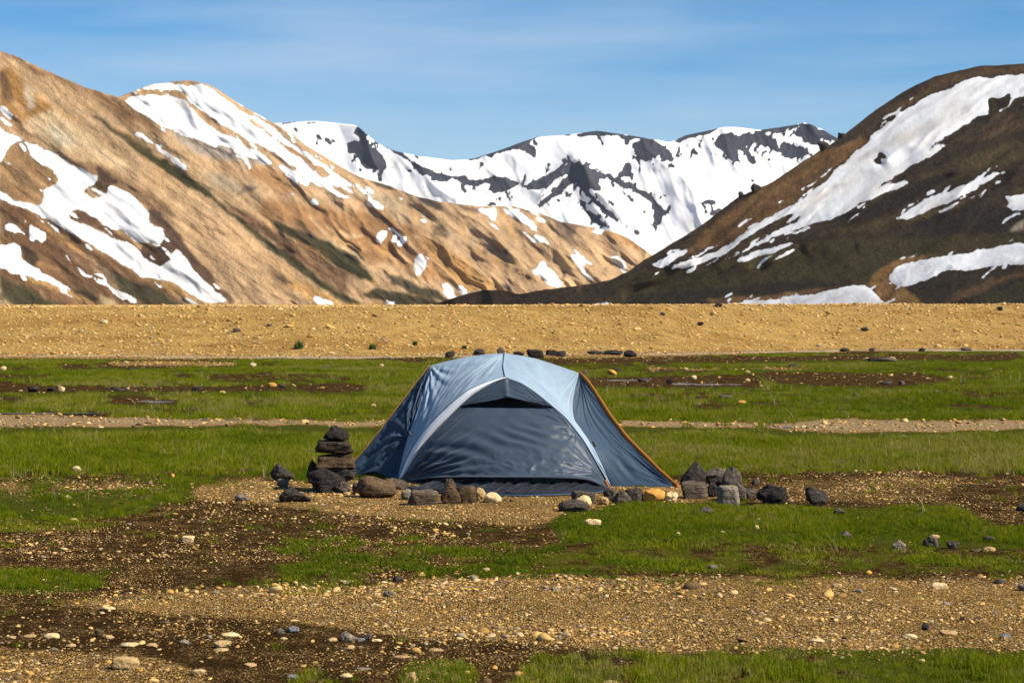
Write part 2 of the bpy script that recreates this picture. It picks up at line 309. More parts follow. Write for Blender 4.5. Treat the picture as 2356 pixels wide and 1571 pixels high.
left_snow = [
 z2((-40,500),(0,520),(60,560),(130,600),(220,640),(330,690),(420,740),(490,770),(555,795),(540,830),(500,860),(470,885),(520,915),(570,922),(600,905),(615,850),(660,860),(720,890),(770,930),(810,970),(835,1000),(830,1050),(870,1080),(910,1090),(925,1140),(900,1185),(870,1190),(850,1165),(790,1185),(750,1160),(720,1120),(680,1090),(640,1105),(600,1080),(560,1050),(520,1030),(480,1000),(420,985),(390,1000),(400,1040),(480,1070),(560,1110),(650,1150),(730,1185),(780,1230),(840,1280),(900,1310),(950,1280),(970,1235),(1005,1215),(1050,1270),(1110,1340),(1190,1420),(1290,1515),(1180,1510),(1130,1500),(1090,1470),(1000,1410),(900,1375),(800,1365),(700,1300),(600,1230),(500,1170),(420,1120),(330,1070),(230,1020),(140,985),(60,950),(0,925),(-40,910),(-40,880),(0,890),(60,920),(130,950),(200,970),(240,950),(245,900),(240,870),(290,860),(325,840),(330,800),(290,760),(230,730),(180,680),(140,620),(100,605),(60,620),(40,660),(20,710),(0,720),(-40,720)),
 z2((0,390),(40,420),(70,450),(65,480),(30,465),(0,440)), z2((25,1070),(60,1070),(110,1095),(120,1125),(90,1115),(50,1105),(25,1095)),
 z2((160,1080),(200,1085),(250,1110),(262,1140),(245,1165),(215,1150),(195,1140),(190,1170),(165,1150)),
 z2((-60,1190),(0,1185),(60,1168),(105,1175),(120,1210),(115,1250),(150,1290),(200,1310),(250,1340),(330,1390),(440,1455),(380,1440),(300,1405),(200,1370),(130,1365),(60,1340),(0,1310),(-60,1290)),
 z2((350,1210),(385,1240),(420,1300),(500,1350),(580,1390),(700,1450),(805,1520),(740,1510),(650,1460),(560,1400),(450,1340),(400,1290)),
 z2((750,545),(790,555),(860,610),(950,670),(1030,720),(1065,765),(1000,735),(930,680),(850,620),(770,580)),
 z2((1050,1510),(1100,1535),(1060,1530)), z2((1750,1480),(1810,1480),(1890,1510),(1860,1540),(1800,1540)),
 z2((1045,360),(1040,320),(1060,290),(1140,278),(1200,312),(1300,382),(1400,462),(1420,510),(1500,560),(1580,620),(1680,700),(1790,790),(1850,840),(1960,920),(1900,890),(1820,850),(1740,800),(1650,740),(1560,680),(1480,630),(1400,590),(1330,550),(1250,500),(1160,440),(1090,400)),
 z2((690,370),(760,345),(850,335),(950,345),(1040,375),(1090,430),(1150,490),(1220,540),(1320,590),(1420,640),(1500,690),(1545,735),(1500,735),(1430,700),(1350,680),(1290,640),(1200,610),(1120,600),(1050,575),(980,545),(930,530),(870,490),(800,450),(740,400)),
 z2((672,352),(760,310),(860,283),(960,275),(1040,288),(1050,335),(980,312),(900,305),(800,312),(720,340)),
 z2((1385,430),(1450,465),(1540,535),(1640,605),(1740,675),(1840,745),(1960,830),(2040,880),(1960,860),(1880,800),(1780,730),(1680,665),(1600,610),(1520,555),(1440,490)),
 z2((1560,725),(1620,745),(1700,790),(1770,865),(1700,840),(1620,785)),
 z3((200,400),(280,430),(350,440),(420,430),(490,440),(505,490),(470,500),(400,470),(420,500),(480,540),(545,560),(520,570),(450,545),(380,500),(300,460)),
 z3((175,530),(195,515),(205,560),(185,570)), z3((290,575),(320,565),(365,610),(300,605)), z3((640,580),(670,570),(700,595),(745,615),(745,640),(690,635),(630,620)),
 z3((970,645),(1000,645),(1010,670),(985,670)), z3((930,680),(1000,690),(1010,715),(960,705)), z3((720,770),(775,760),(770,795),(725,835),(685,830)),
 z3((800,795),(825,790),(815,825),(785,840)), z3((850,790),(885,785),(880,815),(845,858),(815,850)), z3((960,890),(990,930),(1000,970),(960,1035),(935,1035),(920,990),(925,930)),
 z3((1085,1085),(1120,1080),(1150,1110),(1170,1160),(1130,1165),(1095,1130)), z3((1180,1095),(1215,1100),(1250,1130),(1200,1145)),
 z3((1600,990),(1660,1000),(1680,950),(1710,945),(1730,985),(1770,1010),(1800,1060),(1828,1080),(1800,1100),(1730,1095),(1690,1050),(1650,1020)),
 z3((1850,900),(1920,900),(1955,930),(1945,990),(1980,1030),(2015,1065),(1980,1065),(1930,1010),(1890,950)), z3((2100,905),(2150,900),(2200,945),(2210,985),(2160,970),(2110,940)),
 z3((1635,780),(1680,785),(1730,820),(1700,835),(1650,815)), z3((1280,620),(1400,620),(1415,640),(1415,705),(1350,665)), z3((1430,630),(1540,640),(1620,690),(1690,765),(1620,740),(1530,690)),
 z3((1500,600),(1580,595),(1650,630),(1600,630)), z3((1640,670),(1690,680),(1730,710),(1700,725)), z3((600,480),(660,500),(710,550),(640,530)), z3((800,540),(850,555),(885,585),(850,580)),
 z3((750,1190),(820,1190),(800,1222),(770,1222)), z3((670,1200),(710,1212),(690,1222)), z3((1980,760),(2080,740),(2060,780),(2020,790)),
]
# ---- far range: rock showing through the snow
far_rock = [
 z3((100,118),(200,102),(330,106),(330,112),(210,112),(130,122)), z3((185,145),(200,135),(225,180),(205,165)), z3((330,180),(350,172),(360,200),(390,200),(430,245),(400,240),(380,215),(345,210)),
 z3((545,170),(570,150),(590,135),(620,180),(640,215),(640,250),(690,270),(740,310),(765,380),(740,395),(690,385),(630,380),(590,340),(570,300),(530,300),(520,250),(560,225),(590,235),(600,215),(580,190)),
 z3((570,115),(600,135),(650,195),(620,175)), z3((505,210),(525,215),(515,228)), z3((425,178),(435,182),(428,190)), z3((490,165),(500,170),(495,185)), z3((460,210),(475,208),(468,222)),
 z3((715,230),(790,258),(870,315),(900,345),(960,370),(1040,410),(1110,425),(1150,440),(1200,440),(1270,450),(1330,450),(1400,435),(1470,440),(1530,470),(1560,490),(1500,505),(1450,530),(1400,530),(1370,510),(1400,490),(1350,470),(1320,485),(1260,490),(1200,475),(1150,450),(1100,455),(1080,470),(1030,435),(980,420),(950,430),(930,390),(890,350),(820,300),(750,255)),
 z3((1195,495),(1220,505),(1245,520),(1230,540)),
 z3((1150,342),(1240,332),(1350,290),(1450,250),(1550,220),(1640,190),(1700,187),(1640,215),(1600,230),(1640,250),(1650,290),(1655,325),(1600,295),(1560,270),(1530,262),(1450,285),(1400,310),(1300,332)),
 z3((1740,182),(1900,176),(2010,155),(2100,170),(2200,182),(2352,200),(2352,212),(2250,202),(2170,212),(2160,188),(2020,180),(1950,190),(1850,187)), z3((1665,305),(1700,305),(1690,318)),
 z3((1575,495),(1640,460),(1750,410),(1850,370),(1890,352),(1940,375),(2010,390),(2080,430),(2140,460),(2200,480),(2280,520),(2352,570),(2352,590),(2280,540),(2200,500),(2170,505),(2130,465),(2080,440),(2020,450),(2035,490),(2045,525),(2000,515),(1970,510),(2000,560),(2060,620),(2100,650),(2150,705),(2100,680),(2040,630),(1980,570),(1920,500),(1880,470),(1840,500),(1760,560),(1690,610),(1650,605),(1720,550),(1790,490),(1850,440),(1840,425),(1770,455),(1720,490),(1660,510),(1610,510)),
 z3((1900,555),(1940,580),(1970,640),(2010,660),(2060,720),(2090,735),(2040,735),(2000,720),(1975,735),(1980,690),(1940,620)), z3((1350,600),(1400,590),(1450,605),(1380,612)),
 z3((2230,240),(2290,215),(2352,215),(2352,320),(2310,345),(2260,320),(2240,270)), z3((2190,355),(2220,350),(2230,400),(2200,430),(2150,440),(2180,400)), z3((2245,765),(2285,775),(2260,782)),
 z4((75,472),(140,472),(210,485),(130,492)), z4((130,520),(200,500),(260,505),(330,535),(365,590),(365,625),(320,610),(280,580),(240,590),(210,615),(170,600),(150,560)),
 z4((40,715),(90,650),(115,630),(130,650),(120,690),(140,715),(100,700)),
 z4((0,705),(60,720),(130,760),(210,790),(260,840),(300,890),(370,925),(310,915),(295,950),(275,985),(250,965),(260,910),(240,850),(180,800),(100,760),(50,740),(0,720)), z4((0,890),(30,920),(55,955),(20,940),(0,910)),
 z4((605,510),(640,460),(700,450),(720,480),(780,450),(860,460),(930,490),(990,510),(1060,530),(1140,560),(1110,590),(1030,610),(990,580),(940,560),(900,540),(870,520),(820,505),(780,530),(800,580),(840,625),(800,635),(760,570),(720,545),(730,590),(745,625),(700,610),(660,580),(630,540)),
 z4((1040,465),(1090,420),(1125,398),(1160,412),(1180,428),(1240,438),(1300,480),(1290,490),(1250,500),(1210,480),(1190,490),(1220,515),(1150,520),(1090,500),(1100,480),(1070,480)),
 z4((370,510),(420,466),(500,455),(600,435),(640,436),(580,465),(500,475),(430,495)), z4((800,436),(900,440),(980,416),(1100,405),(1040,430),(960,458),(860,455)),
 z4((470,560),(500,555),(515,585),(480,575)), z4((540,845),(600,835),(615,860),(550,860)), z4((510,905),(610,910),(560,918)), z4((145,1010),(180,1015),(170,1030)), z4((380,1000),(410,1008),(395,1014)), z4((560,500),(570,490),(565,545)),
 z4((805,715),(830,710),(815,750)), z4((900,590),(915,600),(905,615)), z4((380,580),(410,590),(400,610)), z4((290,810),(330,805),(320,822)), z4((620,880),(650,890),(600,930),(580,925)),
]
far_unrock = [z4((940,495),(990,510),(970,550)), z4((1140,450),(1160,460),(1150,470)), z4((1165,440),(1200,480),(1230,500),(1190,470)), z3((1765,470),(1850,425),(1800,490),(1700,560),(1640,590),(1700,530))]
# ---- right-hand mountain
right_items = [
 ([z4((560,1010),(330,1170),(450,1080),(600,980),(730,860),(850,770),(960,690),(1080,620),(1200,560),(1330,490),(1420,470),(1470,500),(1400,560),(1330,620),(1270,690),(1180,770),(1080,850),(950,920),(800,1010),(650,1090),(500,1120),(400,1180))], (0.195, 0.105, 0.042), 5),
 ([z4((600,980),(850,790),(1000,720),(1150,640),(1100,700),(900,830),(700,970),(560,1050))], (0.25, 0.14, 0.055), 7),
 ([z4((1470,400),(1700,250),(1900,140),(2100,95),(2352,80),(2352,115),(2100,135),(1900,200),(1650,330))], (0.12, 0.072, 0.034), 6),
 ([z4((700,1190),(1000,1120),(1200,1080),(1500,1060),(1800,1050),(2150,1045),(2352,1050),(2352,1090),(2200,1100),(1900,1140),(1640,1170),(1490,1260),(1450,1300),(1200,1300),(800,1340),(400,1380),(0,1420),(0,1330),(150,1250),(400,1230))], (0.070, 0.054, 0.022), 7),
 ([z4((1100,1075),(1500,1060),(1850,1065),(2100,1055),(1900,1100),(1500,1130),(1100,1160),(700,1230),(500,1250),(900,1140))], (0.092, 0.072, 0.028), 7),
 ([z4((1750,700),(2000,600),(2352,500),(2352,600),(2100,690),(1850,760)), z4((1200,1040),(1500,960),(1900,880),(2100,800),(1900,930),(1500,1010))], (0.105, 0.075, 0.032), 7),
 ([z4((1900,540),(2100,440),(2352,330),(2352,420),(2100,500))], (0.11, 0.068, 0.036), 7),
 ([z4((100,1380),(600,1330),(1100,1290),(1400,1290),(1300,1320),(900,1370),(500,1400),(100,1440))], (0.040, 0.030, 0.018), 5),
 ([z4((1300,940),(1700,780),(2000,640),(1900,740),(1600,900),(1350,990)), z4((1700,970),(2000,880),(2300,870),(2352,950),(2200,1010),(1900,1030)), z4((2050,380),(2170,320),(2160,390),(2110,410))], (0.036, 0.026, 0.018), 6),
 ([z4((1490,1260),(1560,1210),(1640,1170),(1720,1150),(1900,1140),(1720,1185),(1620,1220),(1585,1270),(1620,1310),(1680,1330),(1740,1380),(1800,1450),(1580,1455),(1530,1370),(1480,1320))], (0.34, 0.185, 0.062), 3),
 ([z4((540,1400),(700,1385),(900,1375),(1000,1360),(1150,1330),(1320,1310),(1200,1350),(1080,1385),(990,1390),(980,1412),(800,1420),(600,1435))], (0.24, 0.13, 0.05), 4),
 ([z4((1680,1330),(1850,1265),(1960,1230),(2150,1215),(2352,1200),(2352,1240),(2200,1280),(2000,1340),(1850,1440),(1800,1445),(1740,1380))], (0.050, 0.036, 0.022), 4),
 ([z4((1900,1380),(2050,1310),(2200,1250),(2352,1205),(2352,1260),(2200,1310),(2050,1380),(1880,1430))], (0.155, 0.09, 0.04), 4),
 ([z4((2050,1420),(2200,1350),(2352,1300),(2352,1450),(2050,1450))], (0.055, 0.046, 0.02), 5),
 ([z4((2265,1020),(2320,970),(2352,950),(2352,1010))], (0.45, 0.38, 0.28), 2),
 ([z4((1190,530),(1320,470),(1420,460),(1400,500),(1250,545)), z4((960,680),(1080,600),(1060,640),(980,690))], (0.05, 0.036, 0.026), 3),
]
right_snow = [
 z4((2600,100),(2352,125),(2250,130),(2160,150),(2080,145),(2000,170),(1920,210),(1820,250),(1730,300),(1640,350),(1600,400),(1560,420),(1490,460),(1470,510),(1400,560),(1340,620),(1260,700),(1180,770),(1090,840),(980,900),(880,950),(790,1010),(690,1080),(600,1130),(500,1170),(400,1205),(320,1235),(420,1230),(540,1190),(640,1150),(740,1080),(850,1000),(930,960),(1020,920),(1090,910),(1105,920),(1060,960),(980,1000),(900,1040),(820,1085),(900,1060),(1000,1030),(1100,990),(1170,970),(1250,945),(1330,910),(1440,850),(1560,800),(1660,760),(1725,725),(1690,720),(1600,745),(1520,780),(1460,810),(1500,780),(1560,740),(1640,690),(1720,640),(1790,600),(1860,570),(1930,500),(1880,520),(1790,565),(1850,510),(1940,460),(2000,420),(2090,370),(2150,350),(2160,300),(2150,270),(2200,270),(2280,235),(2260,285),(2300,270),(2352,250),(2600,200)),
 z4((220,1225),(300,1180),(400,1115),(480,1105),(420,1150),(330,1210)), z4((635,1180),(700,1150),(790,1110),(730,1150),(660,1180)), z4((700,1190),(760,1150),(900,1110),(1000,1090),(1085,1075),(1000,1110),(880,1150),(760,1180)),
 z4((1600,960),(1680,910),(1780,850),(1850,810),(1960,780),(2050,740),(2150,700),(2285,655),(2230,690),(2130,740),(2050,790),(1950,840),(1850,880),(1750,920),(1680,950)),
 z4((2155,765),(2200,730),(2265,705),(2220,740)), z4((2240,815),(2310,805),(2500,790),(2500,885),(2300,890),(2235,875),(2280,850)), z4((2250,745),(2290,735),(2270,752)),
 z4((1585,1270),(1620,1220),(1700,1190),(1820,1170),(1950,1150),(2080,1130),(2200,1100),(2300,1090),(2500,1085),(2500,1200),(2250,1210),(2150,1215),(2060,1230),(1960,1230),(1900,1235),(1850,1265),(1780,1300),(1700,1325),(1620,1310)),
 z4((640,1462),(700,1428),(800,1408),(900,1400),(980,1402),(990,1385),(1080,1385),(1170,1370),(1240,1345),(1330,1330),(1400,1320),(1460,1320),(1520,1370),(1570,1420),(1585,1455),(1300,1458),(1000,1455)),
 z3((1640,1207),(1680,1200),(1720,1207),(1700,1220)), z3((1990,1205),(2040,1190),(2090,1192),(2115,1212),(2000,1220)),
]
right_unsnow = [z4((1530,560),(1580,565),(1580,590),(1540,600),(1550,630),(1510,640),(1485,620),(1510,600)), z4((2155,270),(2200,268),(2280,235),(2250,290),(2180,330),(2150,330))]
right_dirt_shade = [z4((1320,770),(1350,690),(1400,630),(1480,570),(1560,520),(1440,640),(1370,730),(1345,790)), z4((1550,480),(1750,420),(1900,360),(2050,290),(1950,380),(1780,480),(1650,520),(1560,530)),  # grey streaks on the snow: shading as well as dirt, painted as colour
              z4((1440,780),(1560,700),(1700,620),(1640,690),(1520,770)), z4((1880,310),(2050,260),(2180,215),(2060,275),(1920,325)), z4((1250,1400),(1400,1370),(1480,1360),(1420,1400),(1290,1415))]

def mountain(name, outline, d0, m, tilt, xr, step, rows, alb, snow, dirt_shade, mat, theta, foldA, foldL, seed, jag=1.5, spurs=(), tilt_c=1178, base=716, rid=0.0, nsp=0, thick=1.0, amp=1.0):
    px = np.arange(xr[0], xr[1] + step, step); ox, oy = zip(*outline)
    top = np.interp(px, ox, oy); top = blur(top[None, :], 3, 1)[0] + jag * fbm(px / 22.0, px * 0, seed, 4, 0.6)
    top = np.minimum(top, base - 3)
    t = np.linspace(0, 1, rows)[:, None]
    PY = base + (top - base)[None, :] * t; PX = np.broadcast_to(px, PY.shape)
    c, s_ = math.cos(theta), math.sin(theta)
    al = PX * c + PY * s_; ac = -PX * s_ + PY * c               # along and across the fall line
    el = (HY - PY) / F
    d = d0 / (1 - el / m)
    fold = foldA * fbm(ac / foldL, al / (foldL * 3.2), seed + 1, 3, 0.55) + 0.30 * foldA * fbm(ac / foldL * 3.1, al / (foldL * 1.5), seed + 9, 3, 0.55)
    wa = ac + 14 * fbm(PX / 60, PY / 60, seed + 3, 3); fold = fold + rid * foldA * (np.abs(fbm(wa / (foldL * 0.8), al / (foldL * 2.4), seed + 21, 3, 0.5)) * 2 - 0.5)
    d = d + tilt * (PX - tilt_c) * d0 / F
    r_ = np.random.default_rng(seed + 100); auto = []
    for _ in range(nsp):                                        # many small ribs and gullies down the fall line
        xa = r_.uniform(xr[0], xr[1]); tp = np.interp(xa, px, top); ya = tp + (base - tp) * r_.uniform(0.0, 0.75); a_ = theta + r_.normal(0, 0.16); ln_ = r_.uniform(70, 260)
        auto.append((xa, ya, xa + ln_ * math.cos(a_), ya + ln_ * math.sin(a_), r_.uniform(5, 17), r_.choice([-1, 1], p=[0.35, 0.65]) * r_.uniform(0.25, 0.6) * amp))
    for (xa, ya, xb, yb, wd, am) in list(spurs) + auto:                      # ridges that stand out towards the viewer
        ux, uy = xb - xa, yb - ya; ln = math.hypot(ux, uy); q = np.clip(((PX - xa) * ux + (PY - ya) * uy) / ln / ln, 0, 1)
        wob = 5 * np.sin(q * ln / 23.0 + xa) ; r = np.hypot(PX - xa - q * ux + wob * uy / ln, PY - ya - q * uy - wob * ux / ln); am = am * wd * d0 / F
        d = d - am * np.exp(-r / wd) * sstep(0, 0.2, q) * (1 - sstep(0.6, 1, q))
    d = d + fold * d0 / F * foldL
    d = d - thick * np.clip(MP.sample(blur(snow, 1), PX, PY), 0, 1)          # the snow lies on the slope with its own thickness
    dt = d[-1]; zt = CH + el[-1] * dt
    V = np.stack([(PX - CX) / F * d, d, CH + el * d], -1)
    back = []
    for k in range(1, 9):                                       # the far side of the ridge
        dd = k * k * 0.006 * d0; back.append(np.stack([(px - CX) / F * dt * (1 + 0.0 * k), dt + dd, np.maximum(zt - dd * (0.25 + 0.05 * k), -5)], -1))
    V = np.concatenate([V, np.array(back)], 0); n = len(back)
    ext = lambda A: np.concatenate([A, np.repeat(A[-1:], n, 0)], 0)
    fl = np.stack([ext(al), ext(ac) + 0.0, ext(PX * 0)], -1)
    fl[rows:, :, 0] += np.arange(1, n + 1)[:, None] * 9.0
    A = ext(MP.sample(alb, PX, PY)); rgba = np.concatenate([A, np.ones(A.shape[:2] + (1,))], -1)
    me = mesh_np(name, V.reshape(-1, 3), grid_quads(rows + n, len(px)), True,
                 {'albedo': ('FLOAT_COLOR', rgba), 'snow': ('FLOAT', ext(MP.sample(snow, PX, PY))), 'dirt_shade': ('FLOAT', ext(MP.sample(dirt_shade, PX, PY))), 'flow': ('FLOAT_VECTOR', fl)})
    o = tag(link(name, me, mat), kind='structure'); return px, top, dt

zero = np.zeros(MP.X.shape)
palL = [(0.16, 0.092, 0.05), (0.52, 0.37, 0.21), (0.56, 0.40, 0.23), (0.50, 0.33, 0.16), (0.34, 0.25, 0.17), (0.50, 0.28, 0.10), (0.09, 0.07, 0.035), (0.28, 0.165, 0.08)]
strL = make_strokes(230, (-300, 700), (120, 690), 37, 4, (50, 260), (2, 11), palL, 5) + make_strokes(260, (500, 1480), (330, 690), 44, 13, (22, 110), (2, 10), palL, 6)
albL = 0.90 * paint(tanc, left_items, strL); snowL = MP.mask(left_snow, 2)
def snow_streaks(M, st, thr=(0.06, 0.75)):
    near = blur((M > 0.5).astype(float), 7)
    for P, _, al_ in st:
        i0, i1, j0, j1 = box_of(P)
        if i1 <= i0 or j1 <= j0: continue
        c = np.mean(np.asarray(P), 0); v = MP.sample(near, c[0], c[1])
        if thr[0] < v < thr[1]: M[i0:i1, j0:j1] = np.maximum(M[i0:i1, j0:j1], blur(inpoly(MP.WX[i0:i1, j0:j1], MP.WY[i0:i1, j0:j1], P).astype(float), 1))
    return M
snowL = snow_streaks(snowL, make_strokes(420, (-100, 1480), (190, 690), 38, 6, (14, 60), (3, 8), palL, 8))
albF = paint((0.048, 0.048, 0.062), []); fr = MP.mask(far_rock, 1); fu = MP.mask(far_unrock, 1)
fr = np.maximum(fr, 0)
def far_streaks(M):
    near = blur((M > 0.5).astype(float), 8)
    for P, _, al_ in make_strokes(700, (640, 1950), (285, 560), 60, 32, (8, 42), (2.5, 6), palL, 14):
        i0, i1, j0, j1 = box_of(P)
        if i1 <= i0 or j1 <= j0: continue
        c = np.mean(np.asarray(P), 0)
        if 0.08 < MP.sample(near, c[0], c[1]) < 0.7: M[i0:i1, j0:j1] = np.maximum(M[i0:i1, j0:j1], blur(inpoly(MP.WX[i0:i1, j0:j1], MP.WY[i0:i1, j0:j1], P).astype(float), 1))
    return M
fr = far_streaks(fr); snowF = 1 - np.clip(fr * 1.1 - fu, 0, 1)
stre = fbm((MP.X + 0.6 * MP.Y) / 9, (MP.Y - 0.3 * MP.X) / 26, 78, 4, 0.65); snowF = np.clip(snowF - 0.75 * np.clip(blur(fr, 9) * 2.2, 0, 1) * sstep(0.10, 0.42, stre), 0, 1)
speck = fbm(MP.X / 14, MP.Y / 9, 77, 4, 0.6); snowF = np.clip(snowF - 0.62 * sstep(0.44, 0.60, speck) * sstep(300, 420, MP.Y) * (1 - sstep(520, 580, MP.Y)), 0, 1)
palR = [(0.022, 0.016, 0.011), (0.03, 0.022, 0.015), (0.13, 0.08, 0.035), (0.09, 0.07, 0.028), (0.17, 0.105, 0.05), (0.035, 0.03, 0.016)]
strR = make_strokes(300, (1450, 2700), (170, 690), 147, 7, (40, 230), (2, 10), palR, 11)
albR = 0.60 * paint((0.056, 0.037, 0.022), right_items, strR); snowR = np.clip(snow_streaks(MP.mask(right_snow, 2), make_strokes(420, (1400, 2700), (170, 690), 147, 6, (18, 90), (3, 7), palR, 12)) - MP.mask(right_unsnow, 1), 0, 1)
dirt_shadeR = MP.mask(right_dirt_shade, 6) * 0.75

mat_hillL = mountain_material('rhyolite_slope', 0.66, streak=0.20); mat_hillR = mountain_material('dark_ash_slope', 0.70, rock_bump=0.8, streak=0.28); mat_far = mountain_material('far_snow_and_rock', 0.80, rock_bump=1.8, streak=0.22)
mountain('mountain_far', [(-420,330),(200,300),(560,300),(640,283),(720,279),(818,287),(840,305),(868,330),(905,346),(960,359),(1040,369),(1085,367),(1150,346),(1200,327),(1240,315),(1330,308),(1370,301),(1430,309),(1500,320),(1540,329),(1575,312),(1640,299),(1670,292),(1720,295),(1750,300),(1800,292),(1855,282),(1890,296),(1925,318),(2000,330),(2790,300)],
         3600, 0.75, -0.30, (-100, 2500), 3.0, 130, albF, snowF, zero, mat_far, math.radians(65), 0.20, 90, 41, 1.2,
         spurs=((1335,330,1225,480,34,1.5),(1310,340,1450,540,34,1.6),(1323,350,1400,500,16,1.0),(820,260,880,410,30,1.4),(1470,310,1560,420,34,1.1),(1650,280,1710,420,28,1.3),(1855,260,1910,380,28,1.4),(1100,360,1190,450,34,1.0),(900,330,1090,500,40,1.2),(1180,320,1240,420,30,1.1),(1560,380,1640,560,40,1.2)), nsp=90, rid=0.7, thick=3.0, amp=1.1)
mountain('mountain_snow_peak', [(-420,330),(0,300),(200,262),(278,222),(340,196),(400,188),(440,185),(482,195),(560,245),(640,290),(720,345),(820,405),(900,430),(960,452),(1000,462),(1100,475),(1180,474),(1240,490),(1290,510),(1400,530),(1440,545),(1490,580),(1530,615),(1600,655),(1700,690),(1790,712)],
         1900, 0.65, 0.15, (-300, 1760), 2.6, 170, albL, snowL, zero, mat_hillL, math.radians(42), 0.42, 50, 57, 1.2,
         spurs=((925,490,1180,690,34,1.3),(430,170,720,430,40,0.6),(1030,455,1310,690,28,1.2),(1140,460,1390,680,26,1.2),(1290,500,1430,650,22,1.1),(1380,520,1490,630,20,1.1),(770,420,850,640,34,1.1),(650,420,770,620,34,1.1),(860,470,1000,600,22,0.9),(560,400,690,520,26,0.9),(1060,560,1130,640,14,-0.9),(880,560,960,650,16,-0.9)), tilt_c=900, rid=0.8, nsp=120, thick=1.6, amp=1.5)
mountain('mountain_left', [(-420,20),(-200,60),(0,118),(40,131),(100,160),(200,203),(280,226),(345,270),(400,312),(470,372),(560,442),(650,512),(750,565),(850,622),(950,668),(1050,694),(1120,713)],
         1150, 0.70, 0.05, (-420, 1110), 2.6, 190, albL, snowL, zero, mat_hillL, math.radians(38), 0.36, 70, 23, 1.5,
         spurs=((330,540,530,720,22,0.6),(100,310,320,490,30,0.6),(600,480,880,660,24,0.6),(0,560,180,700,24,0.5)), tilt_c=500, rid=0.4, nsp=90, thick=1.0, amp=1.2)
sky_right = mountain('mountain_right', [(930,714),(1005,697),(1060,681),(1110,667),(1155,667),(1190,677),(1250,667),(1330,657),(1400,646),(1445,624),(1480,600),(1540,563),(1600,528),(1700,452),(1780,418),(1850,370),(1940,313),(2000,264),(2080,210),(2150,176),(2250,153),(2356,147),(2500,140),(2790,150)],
         820, 0.70, -0.95, (930, 2790), 2.6, 190, albR, snowR, dirt_shadeR, mat_hillR, math.radians(-33), 0.22, 95, 88, 1.8,
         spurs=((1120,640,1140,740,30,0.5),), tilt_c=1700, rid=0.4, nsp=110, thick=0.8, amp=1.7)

# ================================================================== the ground
def bank_foot(x): return 59.0 + 8.0 * sstep(-6, 16, x) + 1.3 * fbm(x / 5.0, x * 0 + 3.3, 5, 4)
def gh(x, y):
    x = np.asarray(x, float); y = np.asarray(y, float)
    near = 1 - sstep(80, 160, np.abs(y))
    z = near * (0.020 * fbm(x / 1.6, y / 1.9, 11, 3) + 0.010 * fbm(x * 2.6, y * 2.6, 12, 3))
    z = z * (0.25 + 0.75 * sstep(1.2, 3.0, np.hypot((x - 0) * 0.8, y - 16.5)))        # level pitch under the tent
    z = z + near * sstep(18.5, 22, y) * 0.030 * fbm(x / 1.1, y / 1.4, 13, 3)
    s = np.clip((y - bank_foot(x)) / 7.0, 0, 1); s = s * s * (3 - 2 * s) * 0.35 + s * 0.65
    crest = 1.400 + 0.075 * sstep(-16, 16, x) + 0.035 * fbm(x / 3.5, y / 9.0, 14, 3) - 0.15 * sstep(80, 220, y)
    return z + s * crest + 0.05 * s * (1 - s) * 4 * fbm(x / 2.2, y / 2.2, 15, 3)
GP = Plane(-520, 2880, 780, 1720, 2.0, 42, 90, 31, 0.28)
gravel_p = [
 [(480,1112),(560,1104),(640,1098),(720,1110),(820,1100),(1000,1110),(1200,1110),(1400,1110),(1480,1120),(1600,1100),(1720,1150),(1500,1160),(1400,1163),(1300,1178),(1260,1205),(1180,1205),(1000,1200),(850,1190),(720,1172),(600,1160),(480,1148),(420,1138)],
 [(300,1375),(420,1360),(600,1345),(800,1350),(1000,1335),(1200,1320),(1500,1325),(1900,1325),(2356,1330),(3000,1330),(3000,1500),(2356,1495),(2100,1500),(1800,1500),(1550,1500),(1300,1490),(1100,1478),(950,1470),(800,1450),(600,1432),(420,1420),(280,1412),(150,1402),(0,1398),(-600,1398),(-600,1384),(150,1386)],
 [(-600,1495),(0,1492),(150,1497),(300,1505),(380,1520),(430,1545),(480,1575),(500,1720),(-600,1720)],
 [(-600,1112),(0,1114),(330,1110),(480,1112),(300,1128),(0,1130),(-600,1130)],
 [(-600,956),(0,957),(300,959),(600,964),(890,963),(890,978),(600,979),(300,983),(0,985),(-600,985)], [(1420,965),(1700,967),(1760,974),(1860,971),(1900,963),(2100,964),(2356,963),(3000,963),(3000,984),(2356,985),(2100,990),(1900,994),(1820,990),(1700,983),(1420,981)],
 [(-600,780),(3000,780),(3000,806),(2356,806),(1800,812),(1500,821),(1200,824),(1000,823),(400,825),(0,825),(-600,827)], [(250,832),(550,832),(540,841),(260,841)], [(1480,846),(1900,846),(1850,851),(1500,852)]]
half_gravel_p = [[(1720,1100),(1900,1090),(2100,1085),(2250,1095),(2200,1120),(2180,1150),(2050,1165),(1920,1160),(1830,1160),(1750,1150)], [(-600,1088),(0,1088),(600,1082),(600,1092),(0,1100),(-600,1100)],
 [(0,1235),(300,1195),(500,1155),(1000,1210),(1260,1215),(1100,1250),(700,1250),(500,1290),(350,1330),(100,1300)]]
